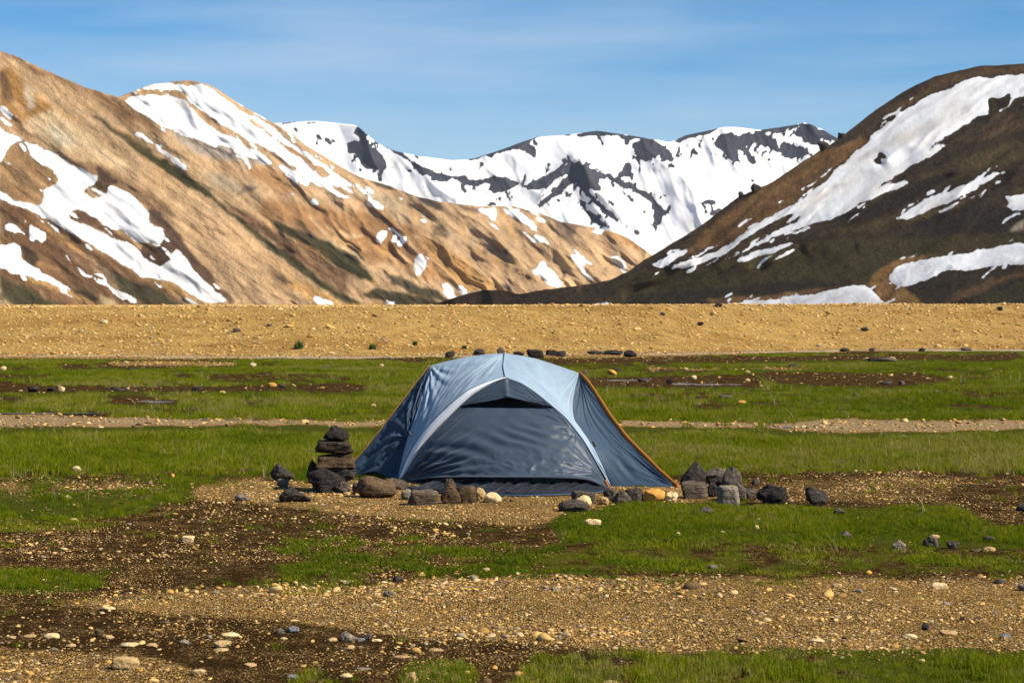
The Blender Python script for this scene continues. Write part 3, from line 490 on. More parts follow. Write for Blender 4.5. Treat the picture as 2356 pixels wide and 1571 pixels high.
soil_p = [
 [(-600,1225),(0,1222),(150,1205),(300,1182),(420,1150),(480,1150),(720,1180),(1000,1212),(1260,1215),(1290,1260),(1250,1300),(1000,1320),(800,1345),(420,1362),(300,1375),(0,1398),(-600,1400)],
 [(-600,1398),(0,1396),(280,1410),(600,1430),(950,1468),(1300,1488),(1550,1498),(1250,1530),(1240,1720),(480,1720),(440,1550),(300,1505),(0,1492),(-600,1495)],
 [(1500,1097),(1700,1087),(2000,1082),(2356,1086),(3000,1086),(3000,1225),(2356,1212),(2250,1192),(2200,1160),(1700,1158)],
 [(-600,880),(0,882),(300,888),(600,885),(850,884),(840,897),(500,899),(100,901),(-600,898)], [(1360,868),(1740,862),(1760,893),(1500,891),(1360,886)], [(1720,858),(2100,856),(2200,872),(2050,889),(1800,883)], [(-100,862),(160,860),(120,868),(-100,870)], [(100,835),(330,836),(420,845),(150,846)],
 [(-600,1086),(0,1087),(620,1080),(640,1094),(0,1101),(-600,1100)], [(900,828),(1900,818),(2356,812),(2356,824),(1700,832),(1100,838)], [(250,916),(420,917),(400,930),(270,930)], [(-600,950),(0,951),(260,953),(240,960),(-600,962)]]
moss_p = [[(640,1255),(900,1245),(1250,1258),(1500,1246),(1700,1256),(2000,1258),(2356,1265),(3000,1265),(3000,1328),(1900,1324),(1500,1324),(1200,1319),(1000,1330),(750,1348),(640,1330)], [(-50,1195),(240,1190),(220,1215),(0,1228)], [(-600,1318),(0,1318),(260,1325),(250,1362),(100,1375),(-600,1378)]]
grass_p = [[(930,1518),(1010,1512),(1090,1520),(1100,1720),(880,1720)], [(1230,1515),(1400,1500),(1700,1494),(3000,1488),(3000,1720),(1080,1720),(1180,1560)], [(-600,1312),(0,1314),(150,1322),(260,1330),(250,1355),(100,1370),(-600,1375)], [(660,1548),(740,1540),(800,1556),(700,1572),(640,1572)]]
nearp = lambda P: min(y for _, y in P) > 1040
def gmask(ps, n): return np.maximum(GP.mask([P for P in ps if not nearp(P)], 1), GP.mask([P for P in ps if nearp(P)], n))
g_grav = np.maximum(np.maximum(gmask(gravel_p, 6), 0.46 * GP.mask(half_gravel_p[:2], 5)), 0.30 * GP.mask(half_gravel_p[2:], 8)); g_soil = gmask(soil_p, 6); g_moss = GP.mask(moss_p, 10); g_gr = GP.mask(grass_p, 6)
patch = fbm(GP.X / 60, GP.Y / 16, 61, 5, 0.6)
g_grass = np.clip(1 - g_grav - g_soil - g_moss, 0, 1)
g_grass = np.maximum(g_grass, g_gr * 0.95)
lowbare = GP.mask([[(1250,1500),(1700,1494),(3000,1490),(3000,1720),(900,1720),(900,1510)]], 4)
g_grass = np.clip(g_grass - 0.9 * sstep(0.18, 0.42, fbm(GP.X / 130, GP.Y / 20, 66, 4, 0.6)) * lowbare, 0, 1)
farp = 1 - sstep(930, 985, GP.Y)
g_grass = np.clip(g_grass - 0.85 * sstep(0.12, 0.42, fbm(GP.X / 150, GP.Y / 9, 64, 4, 0.6)) * farp, 0, 1)
g_moss = np.clip(g_moss * (0.75 + 0.9 * patch), 0, 1)
def proj(x, y, z=0.0): return CX + F * x / y, HY + F * (CH - z) / y
def field(A, x, y):
    y = np.maximum(y, 3.0); px, py = proj(x, y); return GP.sample(A, px, py)

rows_d = np.concatenate([np.linspace(-60, 5.5, 14), gd(np.arange(1760, 832, -3.0)), np.arange(52.5, 92, 0.4), 92 * (14000 / 92.0) ** np.linspace(0.02, 1, 34)])
tc_ = np.concatenate([-np.geomspace(9, 0.375, 22), np.arange(-0.36, 0.3601, 0.0012), np.geomspace(0.375, 9, 22)])
YY = np.repeat(rows_d[:, None], len(tc_), 1); XX = tc_[None, :] * np.maximum(YY, 6.0)
ZZ = gh(XX, YY)
onbank = sstep(-0.5, 0.6, YY - bank_foot(XX))
fg = lambda A: field(A, XX, YY)
grav = np.maximum(fg(g_grav) * (1 - onbank), onbank)
track = np.exp(-((YY - bank_foot(XX) + 1.6 + 0.6 * fbm(XX / 8, YY * 0, 3, 2)) / 1.15) ** 2)
track = np.maximum(track, 0.50 * fg(g_grav) * sstep(22.5, 24, YY) * (1 - sstep(29, 31, YY)))
gat = {'gravel': ('FLOAT', grav), 'grass': ('FLOAT', fg(g_grass) * (1 - onbank)), 'moss': ('FLOAT', fg(g_moss) * (1 - onbank)), 'track': ('FLOAT', np.clip(track, 0, 1)), 'bank': ('FLOAT', onbank)}
b = NB('ground_soil_gravel_turf'); pos = b.geo()
a_gr, a_gs, a_ms, a_tr, a_bk = b.attr('gravel'), b.attr('grass'), b.attr('moss'), b.attr('track'), b.attr('bank')
nA = b.noise(pos, 1.7, 8, 0.62); nB = b.noise(pos, 9.0, 6, 0.6); nC = b.noise(pos, 55.0, 4, 0.6)
soil = b.mix(nB, (0.022, 0.0115, 0.0042), (0.050, 0.028, 0.011)); soil = b.mix(b.rampf(nC, 0.52, 0.75), soil, (0.11, 0.062, 0.024)); sepS = b.n('ShaderNodeSeparateColor'); b.set(sepS.inputs[0], b.voro(pos, 130.0)); spk = b.math('MULTIPLY', b.rampf(sepS.outputs[0], 0.70, 0.78), b.rampf(b.noise(pos, 5, 6, 0.7), 0.42, 0.62)); soil = b.mix(b.math('MULTIPLY', spk, 0.8), soil, b.mix(sepS.outputs[1], (0.22, 0.12, 0.04), (0.52, 0.34, 0.13))); soil = b.mix(b.math('MULTIPLY', b.rampf(b.noise(pos, 3.2, 7, 0.7), 0.5, 0.72), 0.6), soil, (0.085, 0.052, 0.024))
stops = [(0.0, (0.05, 0.036, 0.024)), (0.13, (0.13, 0.080, 0.036)), (0.25, (0.36, 0.190, 0.046)), (0.45, (0.50, 0.285, 0.074)), (0.66, (0.60, 0.380, 0.125)), (0.83, (0.68, 0.49, 0.23)), (0.94, (0.22, 0.195, 0.165))]
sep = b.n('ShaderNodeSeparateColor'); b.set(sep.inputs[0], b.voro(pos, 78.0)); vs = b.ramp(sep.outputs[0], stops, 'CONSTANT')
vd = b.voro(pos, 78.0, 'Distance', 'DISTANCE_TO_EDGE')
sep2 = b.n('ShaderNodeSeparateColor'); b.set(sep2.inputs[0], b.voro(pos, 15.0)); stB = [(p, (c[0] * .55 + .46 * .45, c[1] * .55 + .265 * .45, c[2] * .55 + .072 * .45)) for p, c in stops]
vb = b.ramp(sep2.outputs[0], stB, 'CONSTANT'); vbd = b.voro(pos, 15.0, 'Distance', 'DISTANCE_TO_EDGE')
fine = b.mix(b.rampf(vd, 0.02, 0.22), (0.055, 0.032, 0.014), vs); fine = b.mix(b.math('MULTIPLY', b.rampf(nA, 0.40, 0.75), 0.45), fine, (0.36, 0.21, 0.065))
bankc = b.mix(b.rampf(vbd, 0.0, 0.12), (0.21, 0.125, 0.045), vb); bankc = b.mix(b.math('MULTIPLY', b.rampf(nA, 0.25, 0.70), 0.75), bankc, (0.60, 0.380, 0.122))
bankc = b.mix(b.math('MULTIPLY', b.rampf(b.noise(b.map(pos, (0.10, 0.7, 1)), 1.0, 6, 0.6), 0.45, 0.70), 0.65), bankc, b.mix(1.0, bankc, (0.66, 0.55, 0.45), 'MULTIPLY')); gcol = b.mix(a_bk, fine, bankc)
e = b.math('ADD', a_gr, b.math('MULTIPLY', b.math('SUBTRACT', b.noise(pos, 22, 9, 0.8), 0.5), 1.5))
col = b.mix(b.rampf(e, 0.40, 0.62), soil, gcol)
mossc = b.mix(nB, (0.055, 0.066, 0.006), (0.125, 0.130, 0.012))
e2 = b.math('ADD', a_ms, b.math('MULTIPLY', b.math('SUBTRACT', b.noise(pos, 16, 10, 0.8), 0.5), 1.9)); col = b.mix(b.math('MULTIPLY', b.rampf(e2, 0.50, 0.90), 0.80), col, mossc)
thatch = b.mix(nB, (0.040, 0.048, 0.007), (0.095, 0.100, 0.014))
e3 = b.math('ADD', a_gs, b.math('MULTIPLY', b.math('SUBTRACT', b.noise(pos, 6, 8, 0.65), 0.5), 0.8)); col = b.mix(b.rampf(e3, 0.42, 0.66), col, thatch)
col = b.mix(b.rampf(a_tr, 0.25, 0.8), col, b.mix(nB, (0.40, 0.30, 0.18), (0.48, 0.37, 0.24)))
hgt = b.math('ADD', b.math('MULTIPLY', b.rampf(vd, 0, 0.3), 0.012), b.math('MULTIPLY', nB, 0.03)); hgt = b.math('ADD', hgt, b.math('MULTIPLY', b.rampf(vbd, 0, 0.3), b.math('MULTIPLY', a_bk, 0.03)))
hgt = b.math('ADD', hgt, b.math('MULTIPLY', nC, 0.016))
mat_ground = b.done(b.bsdf(col, 1.0, 0.0, b.bump(hgt, 0.9, 1.0)))
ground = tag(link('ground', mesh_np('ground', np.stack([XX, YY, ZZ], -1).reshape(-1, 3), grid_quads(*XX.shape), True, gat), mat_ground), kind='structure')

# ---- shallow standing water on the turf
b = NB('puddle_water'); pos = b.geo()
mat_water = b.done(b.bsdf((0.020, 0.016, 0.012), 0.12, 0.22, b.bump(b.noise(pos, 6, 5), 0.5, 0.05), IOR=1.33))
def puddle(px, py, wpx, depth, seed):
    d = gd(py); x0 = (px - CX) / F * d; wx = wpx / F * d / 2
    th = np.linspace(0, 2 * np.pi, 49)[:-1]; r = 1 + 0.35 * fbm(np.cos(th) * 1.6 + seed, np.sin(th) * 1.6, seed, 4, 0.6)
    x = x0 + wx * r * np.cos(th); y = d + depth / 2 * r * np.sin(th)
    zc = float(np.max(gh(np.array([x0]), np.array([d])))) + 0.002
    V = [(x0, d, zc)] + list(zip(x, y, [zc] * 48)) + [(x0 + (a - x0) * 1.02, d + (c - d) * 1.02, zc - 0.06) for a, c in zip(x, y)]
    bm = bmesh.new(); vs = [bm.verts.new(v) for v in V]
    for i in range(48):
        j = (i + 1) % 48; bm.faces.new((vs[0], vs[1 + i], vs[1 + j])); bm.faces.new((vs[1 + i], vs[49 + i], vs[49 + j], vs[1 + j]))
    me = bpy.data.meshes.new('puddle'); bm.to_mesh(me); bm.free()
    tag(link('puddle', me, mat_water), kind='structure')
for i, a in enumerate([(340,924,110,0.6),(300,893,110,0.6),(100,955,240,0.22),(505,966,90,0.2),(1430,877,110,0.5),(1560,884,80,0.6),(1650,887,120,0.4),(1790,982,70,0.35),(60,888,60,0.5)]): puddle(*a, i + 3)

# ================================================================== scattered gravel and grass (uncountable)
def scatter_object(name, src, P, rot, scl, idx, tint):
    me = bpy.data.meshes.new(name); me.vertices.add(len(P)); me.vertices.foreach_set('co', np.asarray(P, np.float32).ravel())
    for nm, ty, arr, k in (('rot', 'FLOAT_VECTOR', rot, 'vector'), ('scl', 'FLOAT_VECTOR', scl, 'vector'), ('tint', 'FLOAT', tint, 'value')):
        me.attributes.new(nm, ty, 'POINT').data.foreach_set(k, np.asarray(arr, np.float32).ravel())
    me.attributes.new('idx', 'INT', 'POINT').data.foreach_set('value', np.asarray(idx, np.int32))
    coll = bpy.data.collections.new(name + '_pieces')
    for m_ in src: coll.objects.link(bpy.data.objects.new(m_.name, m_))
    g = bpy.data.node_groups.new(name, 'GeometryNodeTree'); g.is_modifier = True
    g.interface.new_socket('Geometry', in_out='INPUT', socket_type='NodeSocketGeometry'); g.interface.new_socket('Geometry', in_out='OUTPUT', socket_type='NodeSocketGeometry')
    N = g.nodes.new; i_, o_ = N('NodeGroupInput'), N('NodeGroupOutput'); ci = N('GeometryNodeCollectionInfo'); ip = N('GeometryNodeInstanceOnPoints')
    ci.inputs['Collection'].default_value = coll; ci.inputs['Separate Children'].default_value = True; ci.inputs['Reset Children'].default_value = True
    def at_(nm, ty):
        x = N('GeometryNodeInputNamedAttribute'); x.data_type = ty; x.inputs[0].default_value = nm; return x.outputs[0]
    k = g.links.new; k(i_.outputs[0], ip.inputs['Points']); k(ci.outputs[0], ip.inputs['Instance']); ip.inputs['Pick Instance'].default_value = True
    k(at_('idx', 'INT'), ip.inputs['Instance Index']); k(at_('rot', 'FLOAT_VECTOR'), ip.inputs['Rotation']); k(at_('scl', 'FLOAT_VECTOR'), ip.inputs['Scale']); k(ip.outputs[0], o_.inputs[0])
    o = link(name, me); md = o.modifiers.new('scatter', 'NODES'); md.node_group = g
    return o
def ico(sub):
    bm = bmesh.new(); bmesh.ops.create_icosphere(bm, subdivisions=sub, radius=1); V = np.array([v.co[:] for v in bm.verts]); T = np.array([[v.index for v in f.verts] for f in bm.faces]); bm.free(); return V, T
ICO = {k: ico(k) for k in (1, 2, 3, 4, 5)}
def stone_shape(sub, seed, planes=14, lo=0.62, hi=0.95, soft=22, rough=0.03, box=0.0):
    V, T = ICO[sub]; r_ = np.random.default_rng(seed); n = r_.normal(size=(planes, 3)); n /= np.linalg.norm(n, axis=1)[:, None]; dk = r_.uniform(lo, hi, planes)
    if box:
        bn = np.concatenate([np.eye(3), -np.eye(3)]) + r_.normal(0, 0.13, (6, 3)); bn /= np.linalg.norm(bn, axis=1)[:, None]; n = np.concatenate([n, bn]); dk = np.concatenate([dk, r_.uniform(box * 0.9, box * 1.1, 6)])
    dots = V @ n.T; inv = np.maximum(dots, 1e-3) / dk                       # 1 / radius of each cutting plane
    inv = np.concatenate([inv, np.ones((len(V), 1))], 1); m_ = inv.max(1); rad = 1 / (m_ + np.log(np.exp((inv - m_[:, None]) * soft).sum(1)) / soft)
    W = V * rad[:, None]
    if rough:
        dn = np.array([mnoise.fractal(Vector(v) * 2.2 + Vector((seed * 3.1, 0, 0)), 0.7, 2.2, 5) for v in V]); W = W * (1 + rough * dn)[:, None]
    mn, mx_ = W.min(0), W.max(0); return (W - (mn + mx_) / 2) / ((mx_ - mn) / 2), T
b = NB('gravel_stone'); ti = b.attr('tint', inst=True); pc = b.ramp(ti, stops, 'LINEAR')
pc = b.mix(b.math('MULTIPLY', b.noise(b.tex(), 3.0, 4), 0.5), pc, (0.22, 0.135, 0.062)); mat_pebble = b.done(b.bsdf(pc, 0.95, 0.05))
peb = []
for k in range(7):
    W, T = stone_shape(2 if k < 4 else 1, 300 + k, 8, 0.5, 0.9, 40, 0.0); W = W * 0.5 * np.array((1, 0.8, 0.45)); me = mesh_np('gravel_piece%d' % k, W, T, False); me.materials.append(mat_pebble); peb.append(me)
def pts_in(n, y0, y1, tmax=0.35, pw=1.0):
    u = rng.random(n); y = np.sqrt(y0 * y0 + u * (y1 * y1 - y0 * y0)) if pw == 1 else y0 * (y1 / y0) ** u
    return rng.uniform(-tmax, tmax, n) * y, y
def peb_set(x, y, s, warm=None):
    n = len(x); P = np.stack([x, y, gh(x, y) + s * rng.uniform(-0.05, 0.15, n)], -1); rot = np.stack([rng.normal(0, .25, n), rng.normal(0, .25, n), rng.uniform(0, 6.3, n)], -1)
    return P, rot, np.repeat(s[:, None], 3, 1) * rng.uniform(0.7, 1.3, (n, 3)), rng.integers(0, 7, n), rng.random(n) if warm is None else warm
def lognorm(n, med, sg, mx_): return np.minimum(med * np.exp(rng.normal(0, sg, n)), mx_)
parts = []
x, y = pts_in(257880, 7.0, 19.0); gv = field(g_grav, x, y); so = field(g_soil, x, y); gs = field(g_grass, x, y)
clus = sstep(-0.35, 0.5, fbm(x / 0.5, y / 0.7, 71, 4, 0.6))
acc = np.clip(gv * 1.0, 0, 1) * (0.15 + 0.85 * clus) * (0.55 + 0.45 * sstep(-0.4, 0.3, fbm(x / 1.8, y / 0.5, 73, 3))) + 0.20 * np.clip(so - gv, 0, 1) * clus ** 2 + 0.006 * gs
k = rng.random(len(x)) < acc; x, y = x[k], y[k]; parts.append(peb_set(x, y, lognorm(len(x), 0.0095, 0.50, 0.05) * (1 + 0.55 * sstep(0.0, 0.5, fbm(x / 1.3, y / 0.45, 72, 3)) + 0.35 * np.exp(-((proj(x, y)[1] - 1345) / 25) ** 2))))
x, y = pts_in(11052, 7.2, 18.0); gv = field(g_grav, x, y); so = field(g_soil, x, y); px_, py_ = proj(x, y)
fore = sstep(1390, 1470, py_) * (1 - sstep(1100, 1500, px_)) + 0.5 * sstep(1450, 1490, py_) * sstep(1700, 1900, px_)
k = rng.random(len(x)) < (0.015 * gv + 0.015 * so + 0.13 * fore * np.maximum(gv, so)); x, y = x[k], y[k]; parts.append(peb_set(x, y, lognorm(len(x), 0.018, 0.5, 0.07), rng.uniform(0.2, 0.97, len(x))))
x, y = pts_in(184200, 7.0, 18.0); so = np.maximum(field(g_soil, x, y), field(g_grav, x, y)); k = rng.random(len(x)) < 0.75 * so * sstep(-0.25, 0.45, fbm(x / 0.7, y / 0.6, 74, 4, 0.6)); x, y = x[k], y[k]; parts.append(peb_set(x, y, lognorm(len(x), 0.0062, 0.35, 0.02), rng.beta(1.4, 1.6, len(x))))
x, y = pts_in(55260, 19.0, 62.0); gv = field(g_grav, x, y); so = field(g_soil, x, y); k = rng.random(len(x)) < np.clip(0.85 * gv + 0.10 * so + 0.004, 0, 1) * (y < bank_foot(x)); x, y = x[k], y[k]; parts.append(peb_set(x, y, lognorm(len(x), 0.035, 0.45, 0.12)))
x, y = pts_in(98240, 57.0, 84.0); k = (y > bank_foot(x) - 0.3) & (rng.random(len(x)) < 0.62); x, y = x[k], y[k]; parts.append(peb_set(x, y, lognorm(len(x), 0.055, 0.45, 0.26), np.clip(rng.beta(3.4, 2.2, len(x)), 0.06, 0.93)))
gravel = tag(scatter_object('gravel', peb, *[np.concatenate(z) for z in zip(*parts)]), 'loose golden gravel lying over the bank and the pitch', 'gravel', kind='stuff')

# ---- grass
b = NB('grass_blade'); ti = b.attr('tint', inst=True); tt = b.attr('tip'); wpos = b.geo()
gc = b.ramp(ti, [(0.0, (0.034, 0.072, 0.004)), (0.35, (0.088, 0.132, 0.003)), (0.7, (0.180, 0.200, 0.005)), (0.9, (0.220, 0.205, 0.022)), (1.0, (0.29, 0.24, 0.08))])
gc = b.mix(b.math('MULTIPLY', tt, 0.40), gc, (0.19, 0.20, 0.010))
mat_grass = b.done(b.trans(b.bsdf(gc, 0.8, 0.03), gc, 0.35))
b = NB('dry_straw'); mat_straw = b.done(b.trans(b.bsdf((0.36, 0.29, 0.13), 0.7, 0.2), (0.36, 0.29, 0.13), 0.3))
def clump(name, n, spread, hmin, hmax, wd, lean, mat, seed, segs=3):
    r_ = np.random.default_rng(seed); V, T, tp = [], [], []
    for _ in range(n):
        a = r_.uniform(0, 6.283); rr = spread * math.sqrt(r_.random()); x0, y0 = rr * math.cos(a), rr * math.sin(a)
        h = r_.uniform(hmin, hmax); la = r_.uniform(0, 6.283); le = r_.normal(0, lean) * h; fa = r_.uniform(0, 3.14); w_ = wd * r_.uniform(0.7, 1.3); o = len(V)
        for s in range(segs + 1):
            t = s / segs; cx = x0 + math.cos(la) * le * t * t; cy = y0 + math.sin(la) * le * t * t; cz = h * (t - 0.18 * t * t * min(abs(le) / h, 1.5)) - 0.004; ww = w_ * (1 - t) ** 0.7 / 2
            if s < segs:
                V += [(cx - ww * math.cos(fa), cy - ww * math.sin(fa), cz), (cx + ww * math.cos(fa), cy + ww * math.sin(fa), cz)]; tp += [t, t]
            else: V.append((cx, cy, cz)); tp.append(1)
        for s in range(segs - 1): q = o + 2 * s; T += [(q, q + 1, q + 3), (q, q + 3, q + 2)]
        q = o + 2 * (segs - 1); T.append((q, q + 1, q + 2))
    me = mesh_np(name, V, T, True, {'tip': ('FLOAT', tp)}); me.materials.append(mat); return me
gp = [clump('grass_tuft%d' % k, 26, 0.055, 0.035, 0.075, 0.0048, 0.45, mat_grass, 40 + k) for k in range(4)] + [clump('grass_tuft_x%d' % k, 34, 0.12, 0.06, 0.125, 0.0085, 0.40, mat_grass, 50 + k) for k in range(4)] + [clump('grass_tuft_y%d' % k, 30, 0.07, 0.012, 0.03, 0.0055, 0.9, mat_grass, 60 + k) for k in range(2)]
def grass_set(x, y, i0, i1, s, tintv):
    n = len(x); P = np.stack([x, y, gh(x, y)], -1); rot = np.stack([rng.normal(0, .08, n), rng.normal(0, .08, n), rng.uniform(0, 6.3, n)], -1)
    return P, rot, s[:, None] * np.stack([np.ones(n), np.ones(n), rng.uniform(0.75, 1.25, n)], -1), rng.integers(i0, i1, n), np.clip(tintv, 0, 1)
parts = []
def clear(x, y, h):        # grass keeps short of the gravel strips and pools beyond it
    px, py = proj(x, y); return np.min([GP.sample(g_grass, px, py - q * h * F / y) for q in (0, 0.33, 0.66, 1.0)], axis=0)
def sparse(x, y):
    px, py = proj(x, y); return 1 - 0.5 * (1 - sstep(380, 560, px)) * sstep(1085, 1110, py) * (1 - sstep(1215, 1235, py))
def pale(x, y):
    px, py = proj(x, y); return 0.32 * sstep(1380, 1500, px) * sstep(985, 1000, py) * (1 - sstep(1030, 1060, py)) - 0.28 * np.exp(-((px - 610) / 130) ** 2 - ((py - 1018) / 16) ** 2)
def tintf(x, y, c, s=0.23): return c + pale(x, y) + 0.36 * fbm(x / 0.9, y / 1.6, 81, 4, 0.6) + 0.50 * fbm(x / 3.5, y / 2.2, 82, 3) + rng.normal(0, s, len(x))
x, y = pts_in(63856, 7.0, 17.6); ga = field(g_grass, x, y) * sparse(x, y); ms = field(g_moss, x, y); pn = fbm(x / 0.35, y / 0.5, 83, 4, 0.6)
k = rng.random(len(x)) < 0.8 * sstep(0.10, 0.85, ga + 0.75 * pn + 0.35 * fbm(x / 1.3, y / 1.6, 88, 3) - 0.10); xx, yy = x[k], y[k]; hs_ = (0.35 + 0.65 * sstep(0.2, 0.9, field(g_grass, xx, yy))) * (0.36 + 0.44 * sstep(-0.4, 0.5, fbm(xx / 0.5, yy / 0.8, 84, 3)))
parts.append(grass_set(xx, yy, 0, 4, hs_, tintf(xx, yy, 0.42)))
k = rng.random(len(x)) < 0.75 * ms * sstep(-0.15, 0.4, pn); xx, yy = x[k], y[k]; parts.append(grass_set(xx, yy, 8, 10, rng.uniform(0.6, 1.3, len(xx)), tintf(xx, yy, 0.55)))
k = rng.random(len(x)) < (0.35 * ms + 0.10 * field(g_soil, x, y)) * sstep(0.28, 0.5, fbm(x / 0.22, y / 0.3, 85, 3, 0.6)); xx, yy = x[k], y[k]; parts.append(grass_set(xx, yy, 0, 4, rng.uniform(0.4, 0.85, len(xx)), tintf(xx, yy, 0.35)))
x, y = pts_in(41752, 17.3, 27.0); ga = clear(x, y, 0.105); k = rng.random(len(x)) < ga; x, y = x[k], y[k]; parts.append(grass_set(x, y, 4, 8, 0.34 + 0.52 * sstep(-0.5, 0.5, fbm(x / 1.2, y / 1.5, 86, 3)), tintf(x, y, 0.62)))
x, y = pts_in(76136, 26.5, 61.0); ga = clear(x, y, 0.075); k = (rng.random(len(x)) < ga ** 1.3) & (y < bank_foot(x) - 3.6 + 0.8 * fbm(x / 1.5, y / 2, 99, 3)); x, y = x[k], y[k]; parts.append(grass_set(x, y, 4, 8, (0.45 + 0.35 * sstep(-0.5, 0.5, fbm(x / 2.5, y / 3, 87, 3))), tintf(x, y, 0.64)))
grass = tag(scatter_object('grass', gp, *[np.concatenate(z) for z in zip(*parts)]), 'short green grass and moss growing over the valley floor', 'grass', kind='stuff')
sp = [clump('straw_tuft%d' % k, 4, 0.03, 0.12, 0.24, 0.0035, 0.7, mat_straw, 70 + k, 5) for k in range(3)]
x, y = pts_in(11052, 8.5, 42.0); k = rng.random(len(x)) < field(g_grass, x, y) * 0.30 * sstep(0.0, 0.6, fbm(x / 1.5, y / 1.5, 91, 3)); x, y = x[k], y[k]
px_ = np.array([1640, 1585, 2080, 2110, 1990, 2045, 610, 560, 480, 60, 130, 200, 690]); py_ = np.array([1080, 1088, 1085, 1080, 1086, 1084, 1098, 1095, 1090, 1160, 1150, 1148, 1000]); dd = gd(py_); x = np.concatenate([x, (px_ - CX) / F * dd]); y = np.concatenate([y, dd])
pp = grass_set(x, y, 0, 3, rng.uniform(0.7, 1.3, len(x)), x * 0 + 0.5)
tag(scatter_object('dry_grass', sp, *pp), 'thin pale straw stalks standing among the green grass', 'grass', kind='stuff')

# ================================================================== the tent
def fabric(name, colr, rough, transl, weave=420.0, bumps=0.15, coat=0.0, spec=0.32):
    b = NB(name); p = b.tex()
    n = b.noise(p, 9.0, 5, 0.6); c = b.mix(n, tuple(v * 0.90 for v in colr), tuple(min(v * 1.10, 1) for v in colr))
    h = b.math('ADD', b.math('MULTIPLY', b.noise(p, 26, 5, 0.6), 0.6), b.math('MULTIPLY', b.noise(p, weave, 2), 0.12))
    s = b.bsdf(c, rough, spec, b.bump(h, bumps, 0.012), Sheen_Weight=0.08, Coat_Weight=coat, Coat_Roughness=0.25)
    return b.done(b.trans(s, c, transl))
m_light = fabric('pale_blue_nylon', (0.36, 0.475, 0.585), 0.58, 0.36)
m_trim = fabric('silver_trim_nylon', (0.85, 0.87, 0.90), 0.50, 0.10)
m_slate = fabric('slate_blue_nylon', (0.044, 0.080, 0.132), 0.54, 0.32, spec=0.2)
m_door = fabric('slate_door_nylon', (0.038, 0.056, 0.084), 0.48, 0.08, bumps=0.13, spec=0.29)
m_floor = fabric('navy_coated_groundsheet', (0.005, 0.006, 0.009), 0.42, 0.0, bumps=0.3, spec=0.16)
m_mesh = fabric('black_vent_mesh', (0.006, 0.006, 0.007), 0.8, 0.0)
m_orange = fabric('orange_webbing', (0.36, 0.135, 0.014), 0.6, 0.10, bumps=0.3)
m_tab = fabric('black_plastic_tab', (0.012, 0.012, 0.014), 0.5, 0.0)

tent = bpy.data.objects.new('tent', None); COL.objects.link(tent); tent.empty_display_size = 0.3
TB = np.array((-0.05, 16.9, 0.0)); tent.location = TB
tag(tent, 'pale blue and slate dome tent with orange edging pitched among rocks', 'tent')
def curve(pts, d_a, d_b, n=60, dfun=None):
    P = np.array(pts, float); s = np.concatenate([[0], np.cumsum(np.hypot(*np.diff(P, axis=0).T))]); s /= s[-1]; t = np.linspace(0, 1, n)
    px, py = np.interp(t, s, P[:, 0]), np.interp(t, s, P[:, 1])
    for _ in range(3):                                                   # round the corners of the traced line
        px[1:-1] = (px[:-2] + 2 * px[1:-1] + px[2:]) / 4; py[1:-1] = (py[:-2] + 2 * py[1:-1] + py[2:]) / 4
    d = d_a + (d_b - d_a) * t
    if dfun is not None: d = d + dfun(t)
    return np.stack([(px - CX) / F * d, d, CH - (py - HY) / F * d], -1)
def resamp(C, n):
    t = np.linspace(0, 1, len(C)); u = np.linspace(0, 1, n); return np.stack([np.interp(u, t, C[:, k]) for k in range(3)], -1)
def coons(top, bot, lef, rig, nu, nv):       # top/bot run left to right, lef/rig run top to bottom
    top, bot, lef, rig = resamp(top, nu), resamp(bot, nu), resamp(lef, nv), resamp(rig, nv)
    u = np.linspace(0, 1, nu)[None, :, None]; v = np.linspace(0, 1, nv)[:, None, None]
    S = (1 - v) * top[None] + v * bot[None] + (1 - u) * lef[:, None] + u * rig[:, None]
    return S - ((1 - u) * (1 - v) * top[0] + u * (1 - v) * top[-1] + (1 - u) * v * bot[0] + u * v * bot[-1])
def fanw(U, V, cu, cv, asp, amp, reach, k, seed, a0=None, a1=None):
    du, dv = (U - cu) * asp, V - cv; r = np.hypot(du, dv); a = np.arctan2(dv, du)
    wv = np.sin(a * k + 3 * fbm(a * 3, r * 2, seed, 2)) + 0.6 * np.sin(a * k * 1.9 + 2 * seed) ; wv = np.abs(wv) ** 0.8 * np.sign(wv)
    f = np.exp(-r / reach) * sstep(0.0, 0.08, r)
    if a0 is not None: f = f * sstep(a0, a0 + 0.15, a) * (1 - sstep(a1 - 0.15, a1, a))
    return amp * wv * f
def panel(name, S, mat, disp=None, edge=0.05, thick=0.0015):
    nv, nu = S.shape[:2]; U, V = np.meshgrid(np.linspace(0, 1, nu), np.linspace(0, 1, nv))
    N = np.cross(np.gradient(S, axis=1), np.gradient(S, axis=0)); N /= np.linalg.norm(N, axis=2)[..., None] + 1e-9
    if N[nv // 2, nu // 2, 1] > 0 and name != 'back_panel': N = -N
    if disp is not None:
        m = sstep(0, edge, U) * sstep(0, edge, 1 - U) * sstep(0, edge, V) * sstep(0, edge, 1 - V); S = S + N * (disp(U, V) * m)[..., None]
    me = mesh_np(name, (S - TB).reshape(-1, 3), grid_quads(nv, nu)); me.validate()
    o = link(name, me, mat, tent); so = o.modifiers.new('thickness', 'SOLIDIFY'); so.thickness = thick; so.offset = 0; return o
